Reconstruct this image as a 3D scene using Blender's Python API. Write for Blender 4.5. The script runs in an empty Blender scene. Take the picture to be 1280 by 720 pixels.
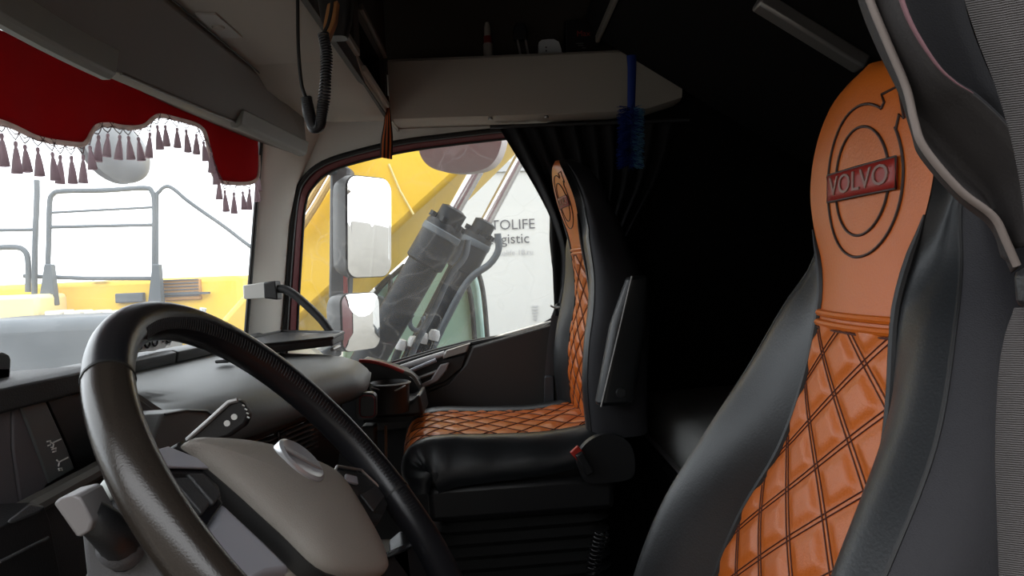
import bpy, bmesh, math, random
from mathutils import Vector, Matrix
from mathutils.geometry import tessellate_polygon
V = Vector
random.seed(7)
PI = math.pi
SC = bpy.context.scene
COL = SC.collection

# ------------------------------------------------------------------ camera
F = 950.0                                   # focal length in pixels of a 1280 wide frame
CAM = V((-1.3, 0.0, 0.95))
_th = math.radians(2.4)
_r0, _u0, _f0 = V((0, -1, 0)), V((0, 0, 1)), V((1, 0, 0))
_r = _r0 * math.cos(_th) - _u0 * math.sin(_th)
_u = _u0 * math.cos(_th) + _r0 * math.sin(_th)
_f = (_f0 + _r * 20 / F - _u * 20 / F).normalized()
_r = (_r - _f * _r.dot(_f)).normalized()
_u = _r.cross(_f)
cd = bpy.data.cameras.new('camera')
cd.sensor_width = 36.0
cd.lens = F / 1280 * 36
cd.clip_start = 0.02
cam = bpy.data.objects.new('camera', cd)
COL.objects.link(cam)
cam.matrix_world = Matrix(((_r.x, _u.x, -_f.x, CAM.x), (_r.y, _u.y, -_f.y, CAM.y), (_r.z, _u.z, -_f.z, CAM.z), (0, 0, 0, 1)))
SC.camera = cam

# ------------------------------------------------------------------ sky, light, exposure
SC.view_settings.view_transform = 'Standard'
SC.view_settings.look = 'None'
SC.view_settings.gamma = 1.0
SC.view_settings.use_curve_mapping = False
SC.view_settings.exposure = 2.05
SC.cycles.use_denoising = True
SC.cycles.max_bounces = 10
SC.cycles.diffuse_bounces = 5
SC.cycles.transparent_max_bounces = 24
SC.cycles.caustics_reflective = False
SC.cycles.caustics_refractive = False
SC.cycles.sample_clamp_indirect = 6.0
w = bpy.data.worlds.new('overcast')
SC.world = w
w.use_nodes = True
nt = w.node_tree
bg = nt.nodes['Background']
tc = nt.nodes.new('ShaderNodeTexCoord')
sep = nt.nodes.new('ShaderNodeSeparateXYZ')
ramp = nt.nodes.new('ShaderNodeValToRGB')
nt.links.new(tc.outputs['Generated'], sep.inputs[0])
nt.links.new(sep.outputs['Z'], ramp.inputs[0])
ramp.color_ramp.elements[0].position = 0.0
ramp.color_ramp.elements[0].color = (0.86, 0.90, 0.95, 1)
ramp.color_ramp.elements[1].position = 0.7
ramp.color_ramp.elements[1].color = (0.95, 0.97, 1.0, 1)
nt.links.new(ramp.outputs[0], bg.inputs[0])
bg.inputs[1].default_value = 1.0


def portal(name, loc, size, normal):
    """marks an opening of the cab so the sky is sampled through it; gives off no light itself"""
    l = bpy.data.lights.new(name, 'AREA')
    l.shape = 'RECTANGLE'
    l.size, l.size_y = size
    l.cycles.is_portal = True
    o = bpy.data.objects.new(name, l)
    COL.objects.link(o)
    o.location = loc
    o.rotation_euler = V(normal).to_track_quat('-Z', 'Y').to_euler()
    return o


portal('sky_portal_door', (-1.16, 0.19, 0.75), (1.2, 1.5), (1, 0, 0))
portal('sky_portal_windscreen', (0, 1.06, 1.1), (1.9, 0.9), (0, -1, 0))
portal('sky_portal_side_window', (1.16, 0.23, 1.05), (0.9, 0.8), (-1, 0, 0))


# ------------------------------------------------------------------ pixel rays -> points at a real depth
def D(px, py):
    return _f + _r * ((px - 640) / F) + _u * ((360 - py) / F)


def UX(px, py, X):
    d = D(px, py)
    return CAM + d * ((X - CAM.x) / d.x)


def UY(px, py, Y):
    d = D(px, py)
    return CAM + d * ((Y - CAM.y) / d.y)


def UZ(px, py, Z):
    d = D(px, py)
    return CAM + d * ((Z - CAM.z) / d.z)


def US(px, py, fy):
    """point of the ray on a curved sheet y = fy(x, z)"""
    d = D(px, py)
    t = 1.5
    for _ in range(60):
        p = CAM + d * t
        t += (fy(p.x, p.z) - p.y) / max(d.y, 0.15) * 0.5
    return CAM + d * t


# ------------------------------------------------------------------ materials
MATS = {}


def mat(name, col, rough=0.5, metal=0.0, bump=0.0, bscale=300.0, var=0.0, vscale=8.0, spec=0.5, coat=0.0, sheen=0.0, emit=None, trans=0.0):
    if name in MATS:
        return MATS[name]
    m = bpy.data.materials.new(name)
    m.use_nodes = True
    n, l = m.node_tree.nodes, m.node_tree.links
    b = n['Principled BSDF']
    c = (col[0], col[1], col[2], 1)
    b.inputs['Base Color'].default_value = c
    b.inputs['Roughness'].default_value = rough
    b.inputs['Metallic'].default_value = metal
    b.inputs['Specular IOR Level'].default_value = spec
    b.inputs['Coat Weight'].default_value = coat
    b.inputs['Sheen Weight'].default_value = sheen
    if trans:
        b.inputs['Transmission Weight'].default_value = trans
    t = n.new('ShaderNodeTexCoord')
    if var:
        no = n.new('ShaderNodeTexNoise')
        no.inputs['Scale'].default_value = vscale
        no.inputs['Detail'].default_value = 5
        l.new(t.outputs['Object'], no.inputs['Vector'])
        mx = n.new('ShaderNodeMix')
        mx.data_type = 'RGBA'
        mx.inputs['A'].default_value = tuple(max(0, x * (1 - var)) for x in col) + (1,)
        mx.inputs['B'].default_value = tuple(min(1, x * (1 + var)) for x in col) + (1,)
        l.new(no.outputs['Fac'], mx.inputs['Factor'])
        l.new(mx.outputs['Result'], b.inputs['Base Color'])
    if bump:
        nb = n.new('ShaderNodeTexNoise')
        nb.inputs['Scale'].default_value = bscale
        nb.inputs['Detail'].default_value = 3
        l.new(t.outputs['Object'], nb.inputs['Vector'])
        bp = n.new('ShaderNodeBump')
        bp.inputs['Strength'].default_value = bump
        bp.inputs['Distance'].default_value = 0.002
        l.new(nb.outputs['Fac'], bp.inputs['Height'])
        l.new(bp.outputs['Normal'], b.inputs['Normal'])
    MATS[name] = m
    return m


def glass_mat(name, tint, haze, hazecol=(1, 1, 1), gloss=0.06, scratch=False):
    m = bpy.data.materials.new(name)
    m.use_nodes = True
    n, l = m.node_tree.nodes, m.node_tree.links
    n.clear()
    out = n.new('ShaderNodeOutputMaterial')
    tr = n.new('ShaderNodeBsdfTransparent')
    tr.inputs[0].default_value = (*tint, 1)
    gl = n.new('ShaderNodeBsdfGlossy')
    gl.inputs['Roughness'].default_value = 0.03
    df = n.new('ShaderNodeBsdfTranslucent')
    df.inputs[0].default_value = (*hazecol, 1)
    m1 = n.new('ShaderNodeMixShader')
    m2 = n.new('ShaderNodeMixShader')
    m1.inputs[0].default_value = gloss
    l.new(tr.outputs[0], m1.inputs[1])
    l.new(gl.outputs[0], m1.inputs[2])
    l.new(m1.outputs[0], m2.inputs[1])
    l.new(df.outputs[0], m2.inputs[2])
    t = n.new('ShaderNodeTexCoord')
    no = n.new('ShaderNodeTexNoise')
    no.inputs['Scale'].default_value = 5
    no.inputs['Detail'].default_value = 6
    l.new(t.outputs['Object'], no.inputs['Vector'])
    mr = n.new('ShaderNodeMapRange')
    mr.inputs['From Min'].default_value = 0.3
    mr.inputs['From Max'].default_value = 0.75
    mr.inputs['To Min'].default_value = haze * 0.6
    mr.inputs['To Max'].default_value = haze * 1.5
    l.new(no.outputs['Fac'], mr.inputs['Value'])
    fac = mr.outputs[0]
    if scratch:                                  # fine wiping scratches in the pane
        vo = n.new('ShaderNodeTexVoronoi')
        vo.feature = 'DISTANCE_TO_EDGE'
        vo.inputs['Scale'].default_value = 7
        n2 = n.new('ShaderNodeTexNoise')
        n2.inputs['Scale'].default_value = 3
        l.new(t.outputs['Object'], n2.inputs['Vector'])
        va = n.new('ShaderNodeVectorMath')
        va.operation = 'MULTIPLY_ADD'
        va.inputs[1].default_value = (0.5, 0.5, 0.5)
        l.new(n2.outputs['Color'], va.inputs[0])
        l.new(t.outputs['Object'], va.inputs[2])
        l.new(va.outputs[0], vo.inputs['Vector'])
        ms = n.new('ShaderNodeMapRange')
        ms.inputs['From Min'].default_value = 0.0
        ms.inputs['From Max'].default_value = 0.012
        ms.inputs['To Min'].default_value = 0.06
        ms.inputs['To Max'].default_value = 0.0
        l.new(vo.outputs['Distance'], ms.inputs['Value'])
        ad = n.new('ShaderNodeMath')
        ad.operation = 'ADD'
        l.new(fac, ad.inputs[0])
        l.new(ms.outputs[0], ad.inputs[1])
        fac = ad.outputs[0]
    l.new(fac, m2.inputs[0])
    l.new(m2.outputs[0], out.inputs['Surface'])
    MATS[name] = m
    return m


def cloth_mat(name, col, trans=0.4, rough=0.9, weave=1500):
    m = bpy.data.materials.new(name)
    m.use_nodes = True
    n, l = m.node_tree.nodes, m.node_tree.links
    b = n['Principled BSDF']
    b.inputs['Base Color'].default_value = (*col, 1)
    b.inputs['Roughness'].default_value = rough
    out = n['Material Output']
    tl = n.new('ShaderNodeBsdfTranslucent')
    tl.inputs[0].default_value = (*col, 1)
    mx = n.new('ShaderNodeMixShader')
    mx.inputs[0].default_value = trans
    l.new(b.outputs[0], mx.inputs[1])
    l.new(tl.outputs[0], mx.inputs[2])
    l.new(mx.outputs[0], out.inputs['Surface'])
    t = n.new('ShaderNodeTexCoord')
    no = n.new('ShaderNodeTexNoise')
    no.inputs['Scale'].default_value = weave
    l.new(t.outputs['Object'], no.inputs['Vector'])
    bp = n.new('ShaderNodeBump')
    bp.inputs['Strength'].default_value = 0.2
    bp.inputs['Distance'].default_value = 0.001
    l.new(no.outputs['Fac'], bp.inputs['Height'])
    l.new(bp.outputs['Normal'], b.inputs['Normal'])
    MATS[name] = m
    return m


def webbing_mat(name, col):
    m = mat(name, col, 0.75)
    n, l = m.node_tree.nodes, m.node_tree.links
    b = n['Principled BSDF']
    t = n.new('ShaderNodeTexCoord')
    wv = n.new('ShaderNodeTexWave')
    wv.bands_direction = 'Z'
    wv.inputs['Scale'].default_value = 420
    wv.inputs['Distortion'].default_value = 1.5
    l.new(t.outputs['Object'], wv.inputs['Vector'])
    bp = n.new('ShaderNodeBump')
    bp.inputs['Strength'].default_value = 0.7
    bp.inputs['Distance'].default_value = 0.001
    l.new(wv.outputs['Fac'], bp.inputs['Height'])
    l.new(bp.outputs['Normal'], b.inputs['Normal'])
    return m


def ribbon_mat(name):
    m = mat(name, (0.5, 0.1, 0.02), 0.7)
    n, l = m.node_tree.nodes, m.node_tree.links
    b = n['Principled BSDF']
    t = n.new('ShaderNodeUVMap')
    s = n.new('ShaderNodeSeparateXYZ')
    l.new(t.outputs[0], s.inputs[0])
    ma = n.new('ShaderNodeMath')
    ma.operation = 'MULTIPLY'
    ma.inputs[1].default_value = 3.5
    l.new(s.outputs['X'], ma.inputs[0])
    fr = n.new('ShaderNodeMath')
    fr.operation = 'FRACT'
    l.new(ma.outputs[0], fr.inputs[0])
    gt = n.new('ShaderNodeMath')
    gt.operation = 'GREATER_THAN'
    gt.inputs[1].default_value = 0.5
    l.new(fr.outputs[0], gt.inputs[0])
    mx = n.new('ShaderNodeMix')
    mx.data_type = 'RGBA'
    mx.inputs['A'].default_value = (0.012, 0.008, 0.008, 1)
    mx.inputs['B'].default_value = (0.55, 0.12, 0.02, 1)
    l.new(gt.outputs[0], mx.inputs['Factor'])
    l.new(mx.outputs['Result'], b.inputs['Base Color'])
    return m


HEADLINER = mat('beige_headliner', (0.42, 0.385, 0.335), 0.75, bump=0.25, bscale=500)
VISORGREY = mat('grey_brown_plastic', (0.15, 0.13, 0.115), 0.6, bump=0.15, bscale=600)
VISORLIGHT = mat('light_grey_plastic', (0.24, 0.24, 0.22), 0.5, bump=0.1, bscale=600)
PILLAR = mat('pale_pillar_plastic', (0.84, 0.82, 0.76), 0.7, bump=0.2, bscale=600)
DASHGREY = mat('dash_grey_plastic', (0.135, 0.14, 0.14), 0.5, bump=0.3, bscale=700)
DASHDARK = mat('dash_dark_plastic', (0.028, 0.029, 0.031), 0.5, bump=0.25, bscale=600)
BLACKPL = mat('black_plastic', (0.012, 0.012, 0.013), 0.45, bump=0.15, bscale=500)
GLOSSBLK = mat('gloss_black', (0.008, 0.008, 0.009), 0.12)
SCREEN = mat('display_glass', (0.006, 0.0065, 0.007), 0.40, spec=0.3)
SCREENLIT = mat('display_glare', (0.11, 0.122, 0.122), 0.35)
GLAREMAUVE = mat('display_glare_mauve', (0.11, 0.103, 0.11), 0.45, bump=0.1)  # mauve grey reflection on the display, put into the base colour
COLUMN = mat('column_grey', (0.075, 0.075, 0.08), 0.55, bump=0.3, bscale=700)
STALKTIP = mat('stalk_tip_grey', (0.16, 0.15, 0.15), 0.5)
WHEELLEATHER = mat('wheel_leather', (0.011, 0.011, 0.013), 0.30, bump=0.12, bscale=900)
WHEELBROWN = mat('wheel_brown_leather', (0.020, 0.016, 0.013), 0.22, bump=0.10, bscale=700, var=0.25, vscale=14)  # browner, smoother leather for the rim section nearest the camera
PADGREY = mat('airbag_pad_taupe', (0.25, 0.23, 0.205), 0.6, bump=0.35, bscale=800)
SILVER = mat('silver_plastic', (0.36, 0.37, 0.41), 0.38, metal=0.15)
CHROME = mat('chrome', (0.75, 0.75, 0.76), 0.12, metal=1.0)
SATIN = mat('satin_aluminium', (0.35, 0.34, 0.33), 0.45, metal=0.7)
WHITEICON = mat('white_print', (0.75, 0.75, 0.72), 0.6)
ORANGE = mat('orange_leatherette', (0.52, 0.118, 0.012), 0.38, spec=0.35, bump=0.15, bscale=450, var=0.10, vscale=9)
STITCH = mat('dark_stitching', (0.075, 0.016, 0.008), 0.7)
EMBOSS = mat('embossed_dark_line', (0.028, 0.011, 0.008), 0.6)
BADGERED = mat('red_badge', (0.28, 0.018, 0.012), 0.45)
BADGEGREY = mat('badge_letters', (0.20, 0.10, 0.08), 0.45)
SEATBLACK = mat('black_leatherette', (0.014, 0.0155, 0.0175), 0.42, bump=0.12, bscale=450)
SEATGREY = mat('grey_seat_cloth', (0.025, 0.0245, 0.029), 0.7, bump=0.3, bscale=900)
PIPING = mat('black_piping', (0.014, 0.014, 0.015), 0.5)
RUBBER = mat('black_rubber', (0.010, 0.010, 0.010), 0.55)
CABRED = mat('cab_red_paint', (0.10, 0.006, 0.010), 0.5, spec=0.3)
REDTRIM = mat('red_trim', (0.35, 0.03, 0.025), 0.5)
MATTRESS = mat('mattress_cloth', (0.22, 0.22, 0.215), 0.9, bump=0.4, bscale=1200)
DARKTRIM = mat('dark_rear_trim', (0.055, 0.046, 0.038), 0.9)
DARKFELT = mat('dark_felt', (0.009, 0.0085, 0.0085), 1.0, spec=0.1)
CARPET = mat('floor_rubber_mat', (0.012, 0.012, 0.012), 0.85, bump=0.4, bscale=200)
BLACKCLOTH = cloth_mat('black_curtain_cloth', (0.010, 0.010, 0.012), 0.02)
GREYCLOTH = mat('grey_curtain_cloth', (0.018, 0.015, 0.0145), 0.7, bump=0.2, bscale=800)
CURTAINHEM = mat('pale_curtain_hem', (0.17, 0.14, 0.125), 0.6)
PINKHEM = mat('pink_curtain_hem', (0.15, 0.07, 0.08), 0.6)
REDCLOTH = cloth_mat('red_velvet', (0.36, 0.014, 0.022), 0.5)
TASSEL = cloth_mat('mauve_tassel', (0.52, 0.43, 0.455), 0.8)
CORDMAUVE = mat('mauve_cord', (0.22, 0.14, 0.15), 0.8)
BRAID = cloth_mat('pale_braid', (0.70, 0.60, 0.56), 0.55)
WEBBING = webbing_mat('belt_webbing', (0.055, 0.049, 0.048))
RIBBON = ribbon_mat('striped_ribbon')
BLUE = mat('blue_bristles', (0.004, 0.028, 0.22), 0.6)
LITBLUE = mat('lit_blue_bristles', (0.13, 0.33, 0.50), 0.6)
WHITEPL = mat('white_plastic', (0.62, 0.65, 0.67), 0.4)
CREAMPL = mat('cream_plastic', (0.42, 0.39, 0.35), 0.5)
WOODORANGE = mat('orange_mic_clip', (0.42, 0.20, 0.07), 0.5)
BUCKLERED = mat('buckle_red', (0.45, 0.03, 0.02), 0.4)
YELLOW = mat('machine_yellow', (0.80, 0.50, 0.025), 0.5, var=0.08, vscale=2)
ORANGEBR = mat('machine_grille', (0.40, 0.20, 0.05), 0.6)
MACHGREY = mat('machine_grey', (0.075, 0.088, 0.10), 0.55, var=0.15, vscale=4, spec=0.25)
CYLGREY = mat('cylinder_grey', (0.012, 0.014, 0.017), 0.45, var=0.3, vscale=5, spec=0.15)
ROD = mat('chrome_rod', (0.70, 0.68, 0.69), 0.2, metal=0.8)
TEAL = mat('teal_cab_glass', (0.30, 0.47, 0.43), 0.15)
TRAILER = mat('trailer_white', (0.50, 0.50, 0.49), 0.6, var=0.04, vscale=1.5)
LETTER = mat('grey_lettering', (0.07, 0.07, 0.08), 0.6)
LETTERPALE = mat('pale_lettering', (0.36, 0.36, 0.37), 0.6)
GROUND = mat('dusty_concrete', (0.15, 0.14, 0.12), 0.9, bump=0.5, bscale=12, var=0.25, vscale=0.7)
MIRROR = mat('mirror_glass', (0.92, 0.92, 0.92), 0.02, metal=1.0)
MIRRORSHELL = mat('mirror_shell', (0.88, 0.86, 0.84), 0.45)
GLASS1 = glass_mat('windscreen_glass', (0.93, 0.96, 0.96), 0.085, gloss=0.03)
GLASS2 = glass_mat('side_glass', (0.95, 0.96, 0.95), 0.016, gloss=0.03, scratch=True)


# ------------------------------------------------------------------ mesh kit
def crom(pts, n=6, closed=False):
    """Catmull-Rom through points"""
    pts = [V(p) for p in pts]
    N = len(pts)
    out = []
    segs = N if closed else N - 1
    for i in range(segs):
        if closed:
            p0, p1, p2, p3 = pts[(i - 1) % N], pts[i], pts[(i + 1) % N], pts[(i + 2) % N]
        else:
            p1, p2 = pts[i], pts[i + 1]
            p0 = pts[i - 1] if i > 0 else p1 * 2 - p2
            p3 = pts[i + 2] if i + 2 < N else p2 * 2 - p1
        for k in range(n):
            t = k / n
            out.append(0.5 * ((2 * p1) + (p2 - p0) * t + (2 * p0 - 5 * p1 + 4 * p2 - p3) * t * t + (3 * p1 - p0 - 3 * p2 + p3) * t ** 3))
    if not closed:
        out.append(pts[-1].copy())
    return out


def interp(tab, z):
    """tab: rows (z, a, b, ...) rising in z, smooth"""
    if z <= tab[0][0]:
        return tab[0][1:]
    if z >= tab[-1][0]:
        return tab[-1][1:]
    for i in range(len(tab) - 1):
        if tab[i][0] <= z <= tab[i + 1][0]:
            z0, z1 = tab[i][0], tab[i + 1][0]
            t = (z - z0) / (z1 - z0)
            res = []
            for k in range(1, len(tab[0])):
                v0, v1 = tab[i][k], tab[i + 1][k]
                m0 = (v1 - tab[i - 1][k]) / (z1 - tab[i - 1][0]) * (z1 - z0) if i > 0 else v1 - v0
                m1 = (tab[i + 2][k] - v0) / (tab[i + 2][0] - z0) * (z1 - z0) if i + 2 < len(tab) else v1 - v0
                h = t * t * t, t * t
                res.append((2 * h[0] - 3 * h[1] + 1) * v0 + (h[0] - 2 * h[1] + t) * m0 + (-2 * h[0] + 3 * h[1]) * v1 + (h[0] - h[1]) * m1)
            return res


class G:
    def __init__(s):
        s.v, s.f, s.uv = [], [], None

    def add(s, verts, faces):
        o = len(s.v)
        s.v += [V(p) for p in verts]
        s.f += [tuple(i + o for i in f) for f in faces]
        return s

    def box(s, c, size, rot=None):
        sx, sy, sz = [a / 2 for a in size]
        vs = [V((x, y, z)) for x in (-sx, sx) for y in (-sy, sy) for z in (-sz, sz)]
        if rot is not None:
            vs = [rot @ p for p in vs]
        c = V(c)
        return s.add([p + c for p in vs], [(0, 1, 3, 2), (4, 6, 7, 5), (0, 4, 5, 1), (2, 3, 7, 6), (0, 2, 6, 4), (1, 5, 7, 3)])

    def bar(s, a, b, wdt, hgt, up=(0, 0, 1)):
        """box beam from a to b"""
        a, b = V(a), V(b)
        d = (b - a).normalized()
        side = d.cross(V(up)).normalized()
        upv = side.cross(d)
        vs = []
        for p in (a, b):
            for i, j in ((-1, -1), (1, -1), (1, 1), (-1, 1)):
                vs.append(p + side * (i * wdt / 2) + upv * (j * hgt / 2))
        return s.add(vs, [(3, 2, 1, 0), (4, 5, 6, 7), (0, 1, 5, 4), (1, 2, 6, 5), (2, 3, 7, 6), (3, 0, 4, 7)])

    def prism(s, poly, vec, holes=()):
        """flat outline (with holes) given thickness along vec"""
        vec = V(vec)
        loops = [[V(p) for p in poly]] + [[V(p) for p in h] for h in holes]
        flat = [p for lp in loops for p in lp]
        tri = tessellate_polygon(loops)
        o = len(s.v)
        n = len(flat)
        s.v += flat + [p + vec for p in flat]
        s.f += [tuple(i + o for i in t) for t in tri]
        s.f += [tuple(i + o + n for i in reversed(t)) for t in tri]
        st = 0
        for lp in loops:
            m = len(lp)
            for i in range(m):
                a, b = st + i, st + (i + 1) % m
                s.f.append((a + o, b + o, b + o + n, a + o + n))
            st += m
        return s

    def loft(s, rings, closed=True, caps=True):
        n = len(rings[0])
        o = len(s.v)
        for r in rings:
            s.v += [V(p) for p in r]
        m = n if closed else n - 1
        for i in range(len(rings) - 1):
            for j in range(m):
                a = o + i * n + j
                b = o + i * n + (j + 1) % n
                s.f.append((a, b, b + n, a + n))
        if caps and closed:
            s.f.append(tuple(o + k for k in reversed(range(n))))
            s.f.append(tuple(o + (len(rings) - 1) * n + k for k in range(n)))
        return s

    def tube(s, path, r, n=8, closed=False, caps=True, flat=1.0, up=None):
        path = [V(p) for p in path]
        N = len(path)
        rf = r if callable(r) else (lambda t: r)
        tang = []
        for i in range(N):
            a = path[(i - 1) % N] if (closed or i > 0) else path[i]
            b = path[(i + 1) % N] if (closed or i < N - 1) else path[i]
            d = b - a
            tang.append(d.normalized() if d.length > 1e-9 else V((0, 0, 1)))
        ref = V(up) if up else (V((0, 0, 1)) if abs(tang[0].z) < 0.9 else V((1, 0, 0)))
        nx = (ref - tang[0] * ref.dot(tang[0])).normalized()
        rings = []
        for i in range(N):
            nx = nx - tang[i] * nx.dot(tang[i])
            nx = nx.normalized() if nx.length > 1e-6 else tang[i].orthogonal().normalized()
            ny = tang[i].cross(nx)
            rr = rf(i / max(1, N - 1))
            rings.append([path[i] + nx * (math.cos(2 * PI * k / n) * rr * flat) + ny * (math.sin(2 * PI * k / n) * rr) for k in range(n)])
        if closed:
            rings.append(rings[0])
            return s.loft(rings, True, False)
        return s.loft(rings, True, caps)

    def lathe(s, base, prof, n=16, axis=(0, 0, 1)):
        axis = V(axis).normalized()
        e1 = axis.orthogonal().normalized()
        e2 = axis.cross(e1)
        base = V(base)
        rings = [[base + axis * h + (e1 * math.cos(2 * PI * k / n) + e2 * math.sin(2 * PI * k / n)) * max(r, 1e-5) for k in range(n)] for r, h in prof]
        return s.loft(rings, True, True)

    def grid(s, fn, nu, nv, uv=False):
        o = len(s.v)
        for j in range(nv + 1):
            for i in range(nu + 1):
                s.v.append(V(fn(i / nu, j / nv)))
        for j in range(nv):
            for i in range(nu):
                a = o + j * (nu + 1) + i
                s.f.append((a, a + 1, a + nu + 2, a + nu + 1))
        if uv:
            s.uv = [(i / nu, j / nv) for j in range(nv + 1) for i in range(nu + 1)]
        return s


ROOT = {}


def build(g, name, m, parent=None, smooth=35, bevel=0.0, bseg=2, solid=0.0, sub=0, label=None, kind=None, local=False, group=None, cat=None):
    """links the collected geometry as ONE mesh object; vertices come in world space unless local"""
    me = bpy.data.meshes.new(name)
    off = V((0, 0, 0))
    if parent is not None and not local:
        off = ROOT[parent.name]
    me.from_pydata([tuple(p - off) for p in g.v], [], g.f)
    bm = bmesh.new()
    bm.from_mesh(me)
    bmesh.ops.recalc_face_normals(bm, faces=bm.faces)
    bm.to_mesh(me)
    bm.free()
    if g.uv:
        ul = me.uv_layers.new(name='UVMap')
        for lp in me.loops:
            ul.data[lp.index].uv = g.uv[lp.vertex_index]
    me.materials.append(m)
    if smooth:
        me.shade_smooth()
        me.set_sharp_from_angle(angle=math.radians(smooth))
    o = bpy.data.objects.new(name, me)
    COL.objects.link(o)
    if parent is not None:
        o.parent = parent
        ROOT[o.name] = ROOT[parent.name]
    else:
        ROOT[o.name] = V((0, 0, 0))
    if solid:
        md = o.modifiers.new('thickness', 'SOLIDIFY')
        md.thickness = solid
        md.offset = 0
    if bevel:
        md = o.modifiers.new('bevel', 'BEVEL')
        md.width = bevel
        md.segments = bseg
        md.limit_method = 'ANGLE'
        md.angle_limit = math.radians(38)
        md.harden_normals = False
    if sub:
        md = o.modifiers.new('subdivision', 'SUBSURF')
        md.levels = md.render_levels = sub
    if label:
        o['label'] = label
    if kind:
        o['kind'] = kind
    if cat:
        o['category'] = cat
    if group:
        o['group'] = group
    return o


def thing(name, label, cat, loc=(0, 0, 0), rotz=0.0, group=None, kind=None):
    o = bpy.data.objects.new(name, None)
    COL.objects.link(o)
    o.empty_display_size = 0.05
    o.location = loc
    o.rotation_euler = (0, 0, rotz)
    o['label'] = label
    o['category'] = cat
    if group:
        o['group'] = group
    if kind:
        o['kind'] = kind
    ROOT[o.name] = V(loc)
    return o


def text_geo(body, size, mapper, align='CENTER', depth=0.0, res=3):
    """flat lettering as triangles, each vertex placed by mapper(x, y, z)"""
    cu = bpy.data.curves.new('lettering', 'FONT')
    cu.body = body
    cu.size = size
    cu.align_x = align
    cu.align_y = 'CENTER'
    cu.resolution_u = res
    cu.extrude = depth
    ob = bpy.data.objects.new('lettering_source', cu)
    COL.objects.link(ob)
    dg = bpy.context.evaluated_depsgraph_get()
    me = ob.evaluated_get(dg).to_mesh()
    g = G().add([mapper(v.co.x, v.co.y, v.co.z) for v in me.vertices], [tuple(p.vertices) for p in me.polygons])
    ob.evaluated_get(dg).to_mesh_clear()
    bpy.data.objects.remove(ob)
    bpy.data.curves.remove(cu)
    return g


def rrect(cx, cy, wx, wy, r, n=5):
    out = []
    for sx, sy, a0 in ((1, 1, 0), (-1, 1, 90), (-1, -1, 180), (1, -1, 270)):
        for k in range(n + 1):
            a = math.radians(a0 + 90 * k / n)
            out.append((cx + sx * (wx / 2 - r) + r * math.cos(a), cy + sy * (wy / 2 - r) + r * math.sin(a)))
    return out

# ------------------------------------------------------------------ the cab shell
def pxl(pts, X):
    return [UX(a, b, X) for a, b in pts]


def st(g, name, m, label, cat, parent=None, **k):
    return build(g, name, m, parent, label=label, cat=cat, kind='structure', **k)


st(G().box((0, -0.1, -0.03), (2.3, 2.4, 0.06)), 'floor', CARPET, 'black rubber cab floor under the seats', 'floor')
st(G().box((0, -0.1, 1.98), (2.3, 2.4, 0.06)), 'ceiling', DARKTRIM, 'dark ceiling of the cab above the bunk', 'ceiling')
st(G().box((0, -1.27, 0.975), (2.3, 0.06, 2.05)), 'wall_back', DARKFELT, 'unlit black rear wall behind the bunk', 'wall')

WIN_OUT = [(352, 520), (357, 412), (363, 320), (370, 250), (380, 224), (404, 204), (450, 189), (500, 178), (560, 170), (640, 161), (697, 155), (700, 300), (701, 398), (585, 431), (530, 446), (440, 476)]
WIN_IN = [(368, 506), (371, 412), (376, 320), (381, 256), (392, 232), (415, 213), (455, 200), (505, 189), (560, 181), (640, 172), (686, 167), (689, 300), (690, 399), (583, 428), (530, 442), (440, 470)]
hole = pxl(WIN_OUT, 1.06)
wall = G().prism([V((1.06, -1.27, 0)), V((1.06, 0.70, 0)), V((1.06, 0.62, 1.5)), V((1.06, 0.62, 1.98)), V((1.06, -1.27, 1.98))], (0.05, 0, 0), [hole])
st(wall, 'wall_right', PILLAR, 'pale grey side wall around the passenger window', 'wall')
# painted outer skin with the window hole
skin = G().prism([V((1.115, -1.27, -0.6)), V((1.115, 0.78, -0.6)), V((1.115, 0.70, 1.5)), V((1.115, 0.66, 1.98)), V((1.115, -1.27, 1.98))], (0.01, 0, 0), [pxl(WIN_OUT, 1.115)])
st(skin, 'trim_1', CABRED, 'red painted outer skin of the passenger door', 'door skin')

# side window: pane, red frame, rubber seals
win = st(G().prism(pxl(WIN_OUT, 1.100), (0.004, 0, 0)), 'window_2', GLASS2, 'scratched side window glass in the passenger door', 'window', smooth=0)
o3, i3 = crom(pxl(WIN_OUT, 1.058), 4, True), crom(pxl(WIN_IN, 1.085), 4, True)
build(G().loft([o3, [a.lerp(b, 0.5) + V((-0.012, 0, 0)) for a, b in zip(o3, i3)], i3, [p + V((0.015, 0, 0)) for p in i3]], True, False), 'window_frame', CABRED, win, label='dark red painted window frame')
build(G().tube(crom(pxl(WIN_OUT, 1.052), 4, True), 0.009, 8, True), 'outer_seal', RUBBER, win, label='black rubber seal')
build(G().tube(crom(pxl(WIN_IN, 1.088), 4, True), 0.006, 8, True), 'inner_seal', RUBBER, win, label='black rubber seal')


# windscreen
def ws_y(x, z):
    return 0.715 + 0.235 * (1 - (x / 0.95) ** 2) + 0.126 * (1.07 - z)


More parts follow.
